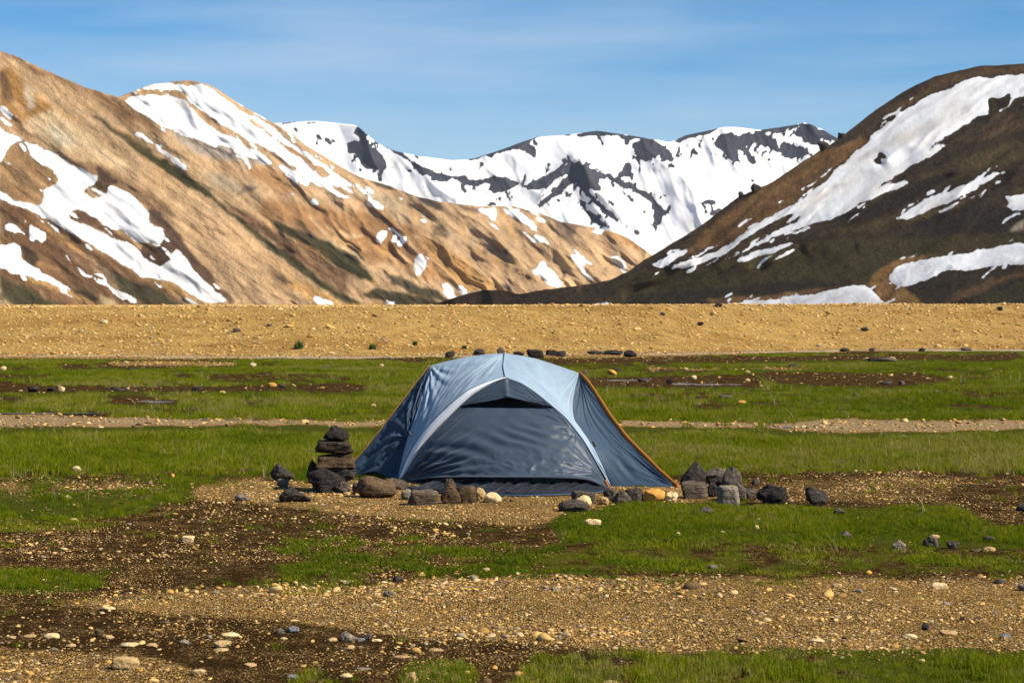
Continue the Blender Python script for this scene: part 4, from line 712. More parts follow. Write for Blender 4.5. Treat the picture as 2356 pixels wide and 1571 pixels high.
def ribbon(name, C, wdir, width, mat, thick=0.004, n=60, parent=tent):
    C = resamp(C, n); wdir = np.asarray(wdir, float); T = np.gradient(C, axis=0); T /= np.linalg.norm(T, axis=1)[:, None]
    if wdir.ndim == 1: wdir = np.broadcast_to(wdir, C.shape)
    W = wdir - (wdir * T).sum(1)[:, None] * T; W /= np.linalg.norm(W, axis=1)[:, None]; Nn = np.cross(T, W)
    wd = np.broadcast_to(np.asarray(width, float), (n,))[:, None]; tw = 0.0015 * np.sin(np.linspace(0, 40, n))[:, None]
    ring = [C + W * wd / 2 + Nn * thick / 2, C + W * wd / 2 - Nn * thick / 2, C - W * wd / 2 - Nn * thick / 2, C - W * wd / 2 + Nn * thick / 2]
    V = np.concatenate([(q + Nn * tw - TB) for q in ring], 0); Q = []
    for j in range(4):
        a, c = j * n, ((j + 1) % 4) * n
        Q += [(a + i, a + i + 1, c + i + 1, c + i) for i in range(n - 1)]
    Q += [(0, n, 2 * n, 3 * n), (n - 1, 4 * n - 1, 3 * n - 1, 2 * n - 1)]
    return link(name, mesh_np(name, V, Q), mat, parent)
dA, dT, dB, dK, dFl, dFr, dL, dR = 17.45, 17.28, 17.05, 16.84, 16.98, 16.42, 17.35, 16.38
bow = lambda a: (lambda t: a * np.sin(np.pi * t))
ridgeL = curve([(991,841),(1024,832),(1059,824),(1094,818),(1129,814),(1162,813)], dA, dT)
ridgeR = curve([(1162,813),(1198,818),(1233,825),(1268,836),(1303,848),(1332,858)], dT, dB)
seam = curve([(1162,813),(1158,843),(1163,868)], dT, dK)
archLo = curve([(915,1104),(933,1059),(954,1020),(975,989),(1003,958),(1038,926),(1073,898),(1108,883),(1143,872),(1163,868)], dFl, dK, dfun=bow(-0.03))
archLi = curve([(925,1105),(947,1066),(975,1020),(1003,989),(1031,961),(1059,933),(1087,909),(1115,892),(1143,878),(1163,871)], dFl - 0.02, dK - 0.02, dfun=bow(-0.05))
archR = curve([(1163,869),(1198,881),(1230,902),(1251,919),(1275,939),(1300,961),(1320,986),(1341,1014),(1359,1045),(1376,1076),(1394,1108),(1402,1121)], dK, dFr, dfun=bow(-0.04))
edgeL = curve([(991,841),(975,895),(961,940),(947,982),(939,1003),(926,1052),(914,1104)], dA, dFl, dfun=bow(-0.06))
edgeR = curve([(1332,858),(1324,888),(1318,919),(1317,944),(1322,968),(1334,989),(1352,1010),(1369,1035),(1387,1073),(1404,1115),(1407,1121)], dB, dFr, dfun=bow(-0.10))
orL = curve([(991,841),(961,878),(930,919),(895,965),(874,993),(843,1031),(806,1073),(790,1094)], dA, dL, dfun=bow(-0.02))
orR = curve([(1332,858),(1352,881),(1373,912),(1397,951),(1418,979),(1442,1010),(1477,1045),(1512,1080),(1547,1111),(1561,1121)], dB, dR, dfun=bow(-0.02))
botL = curve([(790,1094),(812,1100),(830,1094),(845,1087),(860,1085),(880,1092),(900,1101),(914,1104)], dL, dFl)
botR = curve([(1561,1121),(1520,1119),(1460,1120),(1407,1121)], dR, dFr)[::-1]

def dLr(U, V):
    return (fanw(U, V, 1.0, 0.0, 1.4, 0.010, 0.55, 22, 3, 1.7, 3.1) + fanw(U, V, 0.0, 0.0, 1.4, 0.011, 0.45, 17, 5, 0.15, 1.6) + 0.006 * np.sin(U * 60 + 4 * fbm(U * 4, V * 2, 8)) * np.exp(-((V - 0.5) / 0.35) ** 2) * sstep(0.5, 0.1, U)
            + 0.010 * fbm(U * 3, V * 4, 4, 3) + 0.0035 * fbm(U * 26 + V * 7, V * 5, 6, 3))
panel('roof_panel', coons(ridgeL, archLo, edgeL, seam, 170, 120), m_light, dLr)['label'] = 'creased left half of the pale blue roof'
panel('roof_panel', coons(ridgeR, archR, seam, edgeR, 140, 120), m_light, lambda U, V: 0.018 * np.sin(np.pi * U) * np.sin(np.pi * V) + 0.006 * fbm(U * 4, V * 4, 14, 3) + fanw(U, V, 1, 0.0, 1.4, 0.004, 0.25, 16, 15) + 0.004 * np.sin(V * 50 + U * 9) * sstep(0.7, 1.0, U) * sstep(0.4, 0.7, V))['label'] = 'smooth sunlit right half of the pale blue roof'
def dLs(U, V):
    return (fanw(U, V, 1.0, 0.62, 0.8, 0.016, 0.40, 15, 21) + fanw(U, V, 0.6, 0.02, 1.0, 0.006, 0.5, 20, 22) + 0.012 * fbm(U * 5 + V * 3, V * 7, 23, 4, 0.6) + 0.006 * fbm(U * 7 - V * 10, V * 20, 24, 3))
topL = np.repeat(orL[:1], 60, 0)
panel('side_panel', coons(topL, botL, orL, edgeL, 110, 130), m_slate, dLs)['label'] = 'wrinkled slate side panel with lifted hem'
topR = np.repeat(orR[:1], 60, 0)
def dRs(U, V):
    g = np.sin((V * 0.55 + (1 - U) * 0.35) * 55 + 5 * fbm(U * 2, V * 3, 33, 2)) * np.exp(-(((V - 0.72) - 0.15 * U) / 0.14) ** 2)
    return 0.007 * g * sstep(0.1, 0.5, U) + fanw(U, V, 1.0, 1.0, 1.3, 0.007, 0.35, 24, 31) + fanw(U, V, 0.5, 0.0, 0.9, 0.007, 0.3, 14, 32) - 0.03 * np.sin(np.pi * U) * np.sin(np.pi * V) + 0.005 * fbm(U * 4, V * 5, 34, 4)
panel('side_panel', coons(topR, botR, edgeR, orR, 130, 130), m_slate, dRs)['label'] = 'taut slate side panel on the sunny side'
# silver trim over the front pole, left side
nS = 90; sA, sB = resamp(archLo, nS), resamp(archLi, nS); sA = sA * 0.90 + sB * 0.10 + np.array((0, -0.004, 0.002)); q = np.linspace(0, 1, 9)[:, None, None]
panel('pole_sleeve', sA[None] * (1 - q) + sB[None] * q + np.array((0, -0.02, 0.004)) * np.sin(np.pi * q), m_trim, None)
# door with its hem
iL = np.argmin(np.abs(archLi[:, 2] - at(1059, 935, 16.9)[2])); iR = np.argmin(np.abs(archR[:, 2] - at(1277, 938, 16.65)[2]))
dl = archLi[:iL + 1][::-1]; dr = archR[iR:]
dl = np.concatenate([dl, [at(926, 1112, dFl - 0.05)]]); dr = np.concatenate([dr, [at(1400, 1128, dFr - 0.06)]])
vl, vr = dl[0], dr[0]
tt_ = np.linspace(0, 1, 60)[:, None]; door_top = vl * (1 - tt_) + vr * tt_
hem = curve([(926,1112),(945,1107),(985,1100),(1060,1099),(1160,1100),(1260,1100),(1330,1101),(1360,1106),(1380,1116),(1400,1128)], dFl - 0.05, dFr - 0.06, dfun=lambda t: -0.62 * np.sin(np.pi * np.clip(t, 0, 1)) ** 0.6)
def dD(U, V):
    cr_ = sstep(0.50, 0.85, V) * sstep(0.15, 0.65, U) * (1 - sstep(0.93, 1.0, V) * 0.6)
    c1 = np.abs(fbm(U * 7 + V * 2.2, V * 4 - U * 3, 45, 3, 0.55)); c2 = np.abs(fbm(U * 14 - V * 3, V * 6, 46, 3, 0.5))
    return (fanw(U, V, 0.0, 1.0, 1.9, 0.020, 0.48, 19, 41, -1.5, 0.0) + fanw(U, V, 1.0, 0.92, 1.9, 0.013, 0.30, 13, 42) + fanw(U, V, 1.0, 0.3, 1.9, 0.007, 0.25, 12, 43)
            + cr_ * (0.042 * (0.28 - c1) + 0.006 * (0.25 - c2)) + 0.008 * np.sin((V * 1.1 - U * 0.75) * 34 + 4 * fbm(U * 3, V * 3, 47, 2)) * np.exp(-((V - 0.78 + U * 0.5) / 0.20) ** 2) + 0.006 * fbm(U * 5, V * 4, 48, 4) + 0.012 * sstep(0.9, 1, V) * np.sin(U * 70) * fbm(U * 9, V * 0, 49))
door = panel('door', coons(door_top, hem, dl, dr, 260, 170), m_door, dD, 0.03)
ribbon('hem_tape', hem + np.array((0, -0.004, 0.004)), (0, 0.2, 1), 0.012, m_floor, 0.005, 90, door).matrix_parent_inverse = Matrix()
# vent hood over the door, with the black mesh under it
hood_top = np.concatenate([archLi[iL:], archR[1:iR + 1]]); hood_lip = curve([(1059,935),(1110,925),(1150,918),(1170,914),(1195,919),(1235,928),(1277,938)], vl[1], vr[1], dfun=lambda t: -0.028 * np.sin(np.pi * t) ** 0.8)
nu = 120; ht, hl = resamp(hood_top, nu), resamp(hood_lip, nu); q = np.linspace(0, 1, 40)[:, None, None]; H = ht[None] * (1 - q) + hl[None] * q
panel('vent_hood', H, m_door, lambda U, V: fanw(U, V, 0.0, 1.0, 2.2, 0.007, 0.35, 20, 51) + fanw(U, V, 1.0, 1.0, 2.2, 0.009, 0.4, 17, 52) + 0.012 * np.exp(-np.abs(U - 0.49) / 0.03) * V + 0.004 * fbm(U * 6, V * 4, 53, 3))
mid = resamp(hood_top, nu) * 0.45 + resamp(hood_lip, nu) * 0.55 + np.array((0, 0.13, 0)) * np.sin(np.pi * np.linspace(0, 1, nu))[:, None]
dt2 = resamp(door_top, nu) + np.array((0, 0.006, -0.012)); q = np.linspace(0, 1, 12)[:, None, None]
panel('vent_mesh', mid[None] * (1 - q) + dt2[None] * q, m_mesh)
# groundsheet showing under the door
gs_top = curve([(935,1110),(1000,1103),(1160,1101),(1330,1103),(1398,1120)], dFl, dFr, dfun=lambda t: -0.50 * np.sin(np.pi * t) ** 0.6)
gs_bot = curve([(930,1122),(1000,1133),(1100,1141),(1200,1144),(1300,1142),(1370,1136),(1402,1125)], 16.2, 16.0, dfun=lambda t: -0.56 * np.sin(np.pi * t) ** 0.6); gs_bot[:, 2] = 0.022
gl = np.stack([gs_top[0] * (1 - a) + gs_bot[0] * a for a in np.linspace(0, 1, 20)]); gr_ = np.stack([gs_top[-1] * (1 - a) + gs_bot[-1] * a for a in np.linspace(0, 1, 20)])
panel('groundsheet', coons(gs_top, gs_bot, gl, gr_, 220, 50), m_floor, lambda U, V: 0.030 * np.abs(fbm(U * 16 + V * 2.5, V * 1.5, 61, 3)) + 0.020 * fbm(U * 30 + V * 3, V * 2, 62, 3) - 0.02 * np.sin(np.pi * V), 0.04)
gsb = np.stack([gs_bot + np.array((0, 0.0, -0.004)), gs_bot + np.array((0, -0.010, -0.016))]); panel('groundsheet_edge', gsb, m_slate)
# the far side: back panel and the two end gores that close the tent
Lb, Rb = np.array((-1.25, 18.75, 0.02)), np.array((1.08, 18.0, 0.02)); tb = np.linspace(0, 1, 60)[:, None]
ridge = np.concatenate([ridgeL, ridgeR[1:]]); ridge = resamp(ridge, 60); backbot = Lb * (1 - tb) + Rb * tb
panel('back_panel', coons(ridge, backbot, ridge[0] * (1 - tb) + Lb * tb, ridge[-1] * (1 - tb) + Rb * tb, 60, 40), m_light, lambda U, V: 0.10 * np.sin(np.pi * U) * np.sin(np.pi * V))
for orc, cb in ((orL, Lb), (orR, Rb)):
    C0 = resamp(orc, 60); apex = np.repeat(C0[:1], 60, 0); tb2 = np.linspace(0, 1, 60)[:, None]
    panel('end_panel', coons(apex, C0[-1] * (1 - tb2) + cb * tb2, C0, C0[0] * (1 - tb2) + cb * tb2, 50, 50), m_slate, lambda U, V: 0.02 * fbm(U * 4, V * 5, 71, 3))
# orange webbing down both ends, strap at the front pole, dark guy tabs
wprof = 0.026 + 0.012 * np.sin(np.linspace(0.2, 3.0, 60))
ribbon('edge_webbing', orR + np.array((0.006, -0.012, 0.006)), (0.75, -0.45, 0.5), wprof, m_orange)
ribbon('edge_webbing', orL + np.array((-0.006, -0.010, 0.006)), (-0.45, -0.75, 0.5), 0.011, m_orange)
st = curve([(1392,1104),(1396,1112),(1402,1124)], dFr - 0.05, dFr - 0.05, 12); ribbon('pole_strap', st, (1, 0, 0.3), 0.022, m_orange, 0.006, 12)
ribbon('stake_loop', curve([(1556,1116),(1563,1124),(1568,1130)], dR - 0.02, dR - 0.05, 12), (0.6, -0.2, 0.6), 0.03, m_orange, 0.006, 12)
for p_, d_ in (((1367, 1021), 16.52), ((942, 997), 17.02)):
    c0 = at(*p_, d_ - 0.05); ribbon('guy_tab', np.stack([c0 + np.array((-0.012, 0, 0.02)), c0, c0 + np.array((0.014, -0.004, -0.02))]), (1, 0, 0.4), 0.02, m_tab, 0.008, 6)
ribbon('ridge_seam', seam + np.array((0, -0.006, 0.006)), (1, 0, 0), 0.008, m_light, 0.004)

# ================================================================== rocks and stones, one object each
def rock_material(name, c0, c1, c2, strata=0.0, scale=9.0, rough=0.9, bump=1.0):
    b = NB(name); p = b.tex(); oi = b.n('ShaderNodeObjectInfo')
    sh = b.n('ShaderNodeVectorMath', operation='ADD'); b.set(sh.inputs[0], p); cmb = b.n('ShaderNodeCombineXYZ'); b.set(cmb.inputs[0], b.math('MULTIPLY', oi.outputs['Random'], 37.0)); b.set(cmb.inputs[1], b.math('MULTIPLY', oi.outputs['Random'], 11.0)); b.set(sh.inputs[1], cmb.outputs[0]); p = sh.outputs[0]
    n1 = b.noise(p, scale, 8, 0.65); n2 = b.noise(p, scale * 5, 6, 0.6); n3 = b.noise(p, scale * 0.5, 3)
    c = b.mix(b.rampf(n1, 0.3, 0.72), c0, c1); c = b.mix(b.rampf(n2, 0.52, 0.72), c, c2); c = b.mix(b.math('MULTIPLY', b.rampf(n3, 0.5, 0.7), 0.5), c, c1)
    h = b.math('ADD', n1, b.math('MULTIPLY', n2, 0.35))
    if strata:
        st = b.noise(b.map(p, (2.5, 2.5, 34.0), (0.15, 0.1, 0)), 1.0, 6, 0.6, dist=0.4); c = b.mix(b.math('MULTIPLY', b.rampf(st, 0.42, 0.62), strata), c, tuple(v * 0.45 for v in c0)); h = b.math('ADD', h, b.math('MULTIPLY', st, 1.3 * strata))
    vp = b.voro(p, scale * 6, 'Distance'); h = b.math('ADD', h, b.math('MULTIPLY', b.rampf(vp, 0.0, 0.35), 0.18))
    return b.done(b.bsdf(c, rough, 0.12, b.bump(h, bump, 0.045)))
RM = {
 'dark': rock_material('basalt_rock', (0.028, 0.024, 0.022), (0.062, 0.051, 0.044), (0.12, 0.096, 0.075)),
 'darkbrown': rock_material('dark_brown_layered_rock', (0.085, 0.058, 0.038), (0.036, 0.027, 0.022), (0.15, 0.105, 0.068), 0.8, bump=1.3),
 'black': rock_material('black_lava_rock', (0.016, 0.014, 0.014), (0.040, 0.034, 0.032), (0.085, 0.05, 0.035), bump=1.0, scale=14),
 'brown': rock_material('layered_brown_rock', (0.15, 0.094, 0.050), (0.075, 0.050, 0.031), (0.26, 0.175, 0.098), 0.6),
 'slab': rock_material('layered_grey_slab', (0.165, 0.120, 0.082), (0.070, 0.053, 0.042), (0.25, 0.19, 0.135), 0.85),
 'grey': rock_material('grey_rock', (0.070, 0.056, 0.045), (0.130, 0.102, 0.078), (0.21, 0.17, 0.13), 0.35),
 'palegrey': rock_material('pale_grey_rock', (0.25, 0.205, 0.15), (0.165, 0.135, 0.10), (0.36, 0.295, 0.215), 0.3),
 'pale': rock_material('cream_rhyolite_stone', (0.60, 0.45, 0.24), (0.48, 0.33, 0.15), (0.70, 0.58, 0.38), rough=0.85, bump=0.4),
 'tan': rock_material('tan_rhyolite_stone', (0.42, 0.285, 0.13), (0.33, 0.20, 0.085), (0.55, 0.42, 0.25), bump=0.6),
 'orange': rock_material('ochre_stone', (0.50, 0.255, 0.055), (0.42, 0.20, 0.045), (0.56, 0.32, 0.10), scale=5, bump=0.35),
 'bluegrey': rock_material('blue_grey_stone', (0.125, 0.13, 0.135), (0.19, 0.19, 0.19), (0.27, 0.25, 0.235)),
}
STY = {'ang': dict(planes=11, lo=0.50, hi=0.88, soft=70, rough=0.17), 'block': dict(planes=5, lo=0.72, hi=0.95, soft=60, rough=0.10, box=0.62), 'round': dict(planes=14, lo=0.72, hi=0.96, soft=18, rough=0.10),
       'slabby': dict(planes=6, lo=0.66, hi=0.92, soft=50, rough=0.14, box=0.60), 'knob': dict(planes=14, lo=0.66, hi=0.94, soft=24, rough=0.24), 'flat': dict(planes=9, lo=0.55, hi=0.95, soft=40, rough=0.10)}
_sd = [500]
def rock(name, x0, x1, y0, y1, sty, mat, label, cat='rock', group=None, d=None, zb=None, peak=None, tilt=0.0, depth=0.75, sub=None, sink=0.12, cut=None):
    _sd[0] += 1; seed = _sd[0]
    df = d if d is not None else gd(y1); wpx = x1 - x0
    w_ = wpx / F * df; h_ = (y1 - y0) / F * df; dp = w_ * depth
    if d is None: dc = df + dp * 0.42; gz_ = float(gh(np.array([(0.5 * (x0 + x1) - CX) / F * dc]), np.array([dc]))[0]); h_ = max(h_ - dp * 0.42 * CH / df, 0.35 * h_)
    else: dc = d; gz_ = None
    cx = (0.5 * (x0 + x1) - CX) / F * dc; w_ = wpx / F * dc
    if sub is None: sub = 4 if wpx > 24 else (3 if wpx > 11 else 2)
    W, T = stone_shape(sub, seed, **STY[sty])
    if peak is not None:                                          # pull the crown to one side: pointed rocks
        t = np.clip((W[:, 2] + 1) / 2, 0, 1); k = 1 - 0.72 * t ** 1.4; W[:, 0] = W[:, 0] * k + peak * t * 0.9; W[:, 1] *= k
        W[:, 0] = (W[:, 0] - W[:, 0].min()) / np.ptp(W[:, 0]) * 2 - 1
    if tilt: c, s = math.cos(tilt), math.sin(tilt); W[:, 2] = W[:, 2] + W[:, 0] * s * 0.6; W[:, 2] = (W[:, 2] - W[:, 2].min()) / np.ptp(W[:, 2]) * 2 - 1
    if cut: t = np.clip(-W[:, 2], 0, 1); W[:, 0] *= 1 - cut * t
    hh = h_ * (1 + (sink if d is None else 0))
    V = W * np.array((w_ / 2, dp / 2, hh / 2)); V[:, 2] += hh / 2
    z0 = (gz_ - h_ * sink - 0.006) if d is None else (zb if zb is not None else CH - (y1 - HY) / F * d)
    me = mesh_np(name, V, T); o = link(name, me, RM[mat]); o.location = (cx, dc, z0); o.rotation_euler = (0, 0, 0)
    return tag(o, label, cat, group)
R = rock
# --- cairn left of the tent: every stone can be lifted away
dc_ = 16.05
R('boulder', 708, 800, 1074, 1134, 'ang', 'black', 'big black base stone at the bottom of the cairn', cut=0.25)
R('rock', 705, 738, 1056, 1112, 'ang', 'black', 'upright black slab leaning on the left of the cairn', d=dc_ + 0.02, peak=-0.3, depth=0.6)
R('rock', 737, 818, 1071, 1107, 'slabby', 'dark', 'charcoal wedge stone above the base of the cairn', d=dc_, zb=CH - (1107 - HY) / F * dc_, tilt=0.25, depth=0.7)
R('rock', 728, 819, 1042, 1078, 'slabby', 'brown', 'thick brown layered stone in the middle of the cairn', d=dc_, tilt=0.12, depth=0.65)
R('rock', 722, 815, 1012, 1046, 'block', 'darkbrown', 'flat grey layered slab under the top stone of the cairn', d=dc_, depth=0.7)
R('rock', 744, 806, 978, 1015, 'ang', 'black', 'black pointed lava stone crowning the cairn', d=dc_, depth=0.7, peak=-0.15)
R('stone', 769, 808, 1104, 1134, 'knob', 'grey', 'small pitted grey stone at the right foot of the cairn')
R('stone', 788, 807, 1129, 1139, 'round', 'tan', 'little tan pebble in front of the cairn foot')
R('rock', 620, 677, 1064, 1107, 'ang', 'dark', 'charcoal faceted rock standing left of the cairn', peak=-0.2)
R('stone', 636, 666, 1098, 1123, 'ang', 'palegrey', 'small light grey stone before the upright charcoal rock')
R('rock', 640, 716, 1111, 1156, 'ang', 'dark', 'blue-black wedge rock on gravel in front of the cairn', peak=-0.25)
R('stone', 540, 576, 1133, 1151, 'round', 'palegrey', 'low grey stone at the left edge of the gravel pitch')
# --- along the front of the tent
R('stone', 810, 830, 1105, 1137, 'knob', 'grey', 'small grey stone wedged at the left end of the brown boulder')
R('boulder', 818, 914, 1092, 1145, 'round', 'brown', 'long rounded brown boulder holding down the left tent hem', tilt=-0.18, depth=0.6)
R('stone', 884, 940, 1097, 1127, 'flat', 'slab', 'flat brown stone behind the long boulder at the pole foot', tilt=-0.2)
R('stone', 921, 957, 1120, 1149, 'ang', 'palegrey', 'grey chipped stone beside the jagged layered rock')
R('rock', 938, 1009, 1122, 1161, 'slabby', 'slab', 'jagged grey layered rock left of the door', depth=0.55)
R('rock', 1013, 1061, 1108, 1159, 'round', 'brown', 'egg-shaped brown stone leaning before the door', peak=-0.22, depth=0.7)
R('stone', 1022, 1050, 1098, 1135, 'ang', 'slab', 'pointed brown stone tip behind the egg-shaped one')
R('rock', 1050, 1096, 1113, 1157, 'block', 'brown', 'blocky dark brown stone before the door', depth=0.7)
R('stone', 1089, 1118, 1119, 1152, 'round', 'tan', 'tan stone squeezed between brown block and pale stone')
R('stone', 1111, 1154, 1129, 1156, 'round', 'pale', 'pale cream rounded stone at the left of the open sill')
R('pebble', 1158, 1166, 1145, 1152, 'round', 'brown', 'tiny reddish pebble at the groundsheet edge', cat='pebble')
R('pebble', 1172, 1183, 1144, 1153, 'round', 'brown', 'small reddish pebble right of the tiny one at the groundsheet', cat='pebble')
R('rock', 1314, 1372, 1126, 1158, 'block', 'grey', 'dark grey block behind the cream pebble at the door', depth=0.55)
R('stone', 1323, 1362, 1136, 1162, 'round', 'pale', 'smooth cream stone between two grey rocks by the door')
R('rock', 1283, 1358, 1145, 1177, 'round', 'grey', 'low wide grey rock standing foremost before the door', depth=0.6)
R('stone', 1376, 1402, 1140, 1161, 'ang', 'tan', 'small brown stone at the foot of the right pole')
R('rock', 1387, 1422, 1119, 1153, 'knob', 'grey', 'rough grey stone on the right pole foot')
R('rock', 1407, 1452, 1122, 1161, 'ang', 'grey', 'grey faceted rock right of the pole foot', peak=-0.2)
R('rock', 1437, 1482, 1119, 1156, 'block', 'dark', 'charcoal block left of the orange stone')
R('stone', 1480, 1531, 1122, 1156, 'round', 'orange', 'rounded bright orange stone under the tent side', cat='stone')
R('stone', 1527, 1561, 1129, 1156, 'knob', 'pale', 'cream white stone right of the orange one')
# --- heap right of the tent
R('rock', 1564, 1624, 1057, 1116, 'ang', 'dark', 'tall dark pyramid rock at the back of the right heap', peak=0.25)
R('rock', 1620, 1676, 1073, 1112, 'flat', 'grey', 'flat-topped grey rock behind the right heap', tilt=0.1)
R('rock', 1658, 1708, 1070, 1128, 'ang', 'grey', 'pointed grey-brown rock at the back of the right heap', peak=-0.1)
R('rock', 1628, 1667, 1096, 1124, 'ang', 'black', 'black shaded wedge in the middle of the right heap')
R('rock', 1566, 1631, 1105, 1148, 'block', 'slab', 'square layered grey block at the left front of the heap', depth=0.7)
R('stone', 1628, 1653, 1108, 1144, 'ang', 'dark', 'slim blue-grey stone between block and pale block')
R('rock', 1664, 1720, 1102, 1153, 'flat', 'grey', 'sloping grey slab behind the pale block', tilt=-0.35)
R('rock', 1649, 1704, 1115, 1163, 'block', 'palegrey', 'pale grey fluted block at the front of the heap', depth=0.6)
R('stone', 1704, 1744, 1121, 1146, 'flat', 'grey', 'low grey stone at the right foot of the heap')
R('stone', 1728, 1749, 1097, 1114, 'ang', 'grey', 'small grey stone on soil behind the heap')
R('rock', 1740, 1815, 1110, 1163, 'knob', 'black', 'round pitted dark lava boulder right of the heap')
R('rock', 1851, 1908, 1114, 1163, 'ang', 'dark', 'tilted dark rock at the right end of the row', tilt=-0.3, depth=0.6)
# --- right grass
R('stone', 1608, 1644, 1164, 1184, 'ang', 'grey', 'grey stone in grass below the square block', peak=0.0)
R('stone', 1342, 1384, 1192, 1215, 'knob', 'pale', 'cream knobbly stone at the left end of the grass patch')
R('stone', 1918, 1944, 1166, 1183, 'ang', 'grey', 'small grey stone in grass below the tilted rock')
R('stone', 1930, 1962, 1219, 1242, 'ang', 'grey', 'grey stone with a white side alone in the grass', peak=-0.2)
R('stone', 2052, 2085, 1239, 1266, 'ang', 'palegrey', 'light grey pointed stone, leftmost of the right grass group', peak=0.1)
R('stone', 2122, 2160, 1227, 1256, 'ang', 'grey', 'largest dark grey stone of the right grass group')
R('stone', 2138, 2162, 1224, 1238, 'round', 'tan', 'tan stone peeping behind the largest grass stone')
R('stone', 2178, 2208, 1239, 1261, 'ang', 'dark', 'dark blue-grey stone on bare soil in the grass')
R('stone', 2261, 2291, 1228, 1247, 'ang', 'grey', 'grey stone near the right edge above the pale one')
R('stone', 2261, 2291, 1256, 1270, 'flat', 'tan', 'flat pale brown stone near the right edge')
R('stone', 2235, 2258, 1259, 1269, 'flat', 'brown', 'flat rusty stone left of the pale brown one')
R('pebble', 1735, 1747, 1208, 1221, 'round', 'pale', 'white pebble in the middle of the grass patch', cat='pebble')
R('pebble', 1656, 1669, 1221, 1229, 'round', 'pale', 'cream pebble in grass left of the white pebble', cat='pebble')
R('pebble', 1553, 1566, 1224, 1235, 'round', 'pale', 'cream pebble at the lower left of the grass patch', cat='pebble')
R('stone', 2336, 2372, 1155, 1175, 'ang', 'dark', 'dark stone cut by the right edge of the picture')
# --- gravel band and moss
R('stone', 1628, 1652, 1294, 1308, 'round', 'palegrey', 'smooth light grey stone on the moss edge')
R('pebble', 1989, 2008, 1302, 1313, 'ang', 'orange', 'orange pebble at the lower edge of the moss', cat='pebble')
R('stone', 2140, 2182, 1335, 1352, 'block', 'pale', 'pale cream slab at the top of the right gravel', depth=0.5)
R('stone', 1914, 1938, 1336, 1347, 'flat', 'tan', 'flat tan stone at the top of the gravel band')
R('stone', 2043, 2064, 1343, 1354, 'flat', 'pale', 'flat cream stone left of the pale slab')
R('stone', 2287, 2317, 1326, 1340, 'flat', 'grey', 'flat grey stone at the gravel edge near the right margin')
R('stone', 2341, 2372, 1335, 1358, 'ang', 'palegrey', 'light grey stone at the right margin on gravel')
R('stone', 1965, 1983, 1347, 1357, 'ang', 'bluegrey', 'blue-grey pebble below the flat tan stone')
R('stone', 2120, 2139, 1430, 1451, 'ang', 'dark', 'dark upright stone alone on the right gravel', depth=0.7)
R('pebble', 2206, 2220, 1410, 1423, 'ang', 'dark', 'dark pebble up right of the upright stone', cat='pebble')
R('stone', 1861, 1898, 1467, 1480, 'flat', 'pale', 'flat cream stone on gravel above the lower grass')
R('stone', 2160, 2204, 1447, 1462, 'flat', 'tan', 'flat tan stone below the dark upright stone')
R('stone', 2075, 2110, 1457, 1471, 'flat', 'pale', 'flat whitish stone left of the flat tan one')
R('stone', 2300, 2326, 1449, 1466, 'ang', 'bluegrey', 'blue-grey angular stone near the right margin on gravel')
R('pebble', 2112, 2130, 1518, 1529, 'round', 'pale', 'cream pebble in the lower right grass', cat='pebble')
R('stone', 902, 930, 1323, 1342, 'ang', 'dark', 'dark grey angular stone at the moss edge', peak=-0.3)
R('stone', 881, 908, 1357, 1376, 'ang', 'palegrey', 'light grey angular stone below the dark one on gravel')
R('pebble', 860, 876, 1364, 1375, 'ang', 'pale', 'cream pebble left of the light grey angular stone', cat='pebble')
R('stone', 1264, 1290, 1349, 1361, 'flat', 'palegrey', 'flat grey stone in the middle of the gravel band')
R('pebble', 1109, 1128, 1307, 1318, 'round', 'tan', 'tan pebble on moss at the middle', cat='pebble')
R('pebble', 1184, 1197, 1317, 1325, 'round', 'pale', 'cream pebble right of the tan one on moss', cat='pebble')
R('stone', 419, 448, 1229, 1248, 'block', 'pale', 'bright cream stone alone on the dark soil', depth=0.6)
R('stone', 230, 266, 1399, 1413, 'flat', 'pale', 'flat cream stone at the left end of the gravel band')
R('pebble', 487, 505, 1356, 1366, 'round', 'palegrey', 'grey pebble at the soil edge left of the band', cat='pebble')
R('stone', 782, 826, 1447, 1476, 'ang', 'palegrey', 'light grey angular stone, largest of the trio', peak=-0.1)
R('stone', 833, 857, 1454, 1473, 'ang', 'grey', 'grey angular stone right of the largest of the trio')
R('stone', 820, 841, 1464, 1476, 'ang', 'bluegrey', 'small blue-grey stone between the two angular ones')
R('stone', 854, 881, 1467, 1476, 'flat', 'pale', 'thin cream flake right of the grey trio')
R('stone', 789, 818, 1479, 1495, 'ang', 'tan', 'tan broken stone below the grey trio')
R('stone', 632, 656, 1447, 1464, 'round', 'grey', 'round brownish grey stone beside the blue-grey one')
R('stone', 659, 689, 1443, 1461, 'round', 'bluegrey', 'round blue-grey stone on the dark soil')
R('pebble', 643, 662, 1464, 1474, 'round', 'tan', 'tan pebble below the two round stones', cat='pebble')
R('stone', 752, 777, 1464, 1476, 'flat', 'tan', 'tan flake left of the grey trio')
R('stone', 489, 534, 1471, 1494, 'ang', 'tan', 'tan angular stone in the middle of the soil')
R('stone', 492, 527, 1489, 1500, 'flat', 'tan', 'flat tan flake below the tan angular stone')
R('stone', 509, 552, 1455, 1468, 'flat', 'pale', 'flat cream flake above the tan angular stone')
R('stone', 217, 239, 1447, 1471, 'ang', 'brown', 'mossy brown stone standing upright on the left soil')
R('stone', 237, 263, 1462, 1474, 'flat', 'tan', 'tan flake right of the mossy upright stone')
R('stone', 276, 320, 1477, 1493, 'flat', 'pale', 'long cream flake on the left soil')
R('stone', 334, 363, 1478, 1493, 'flat', 'tan', 'tan flake right of the long cream one')
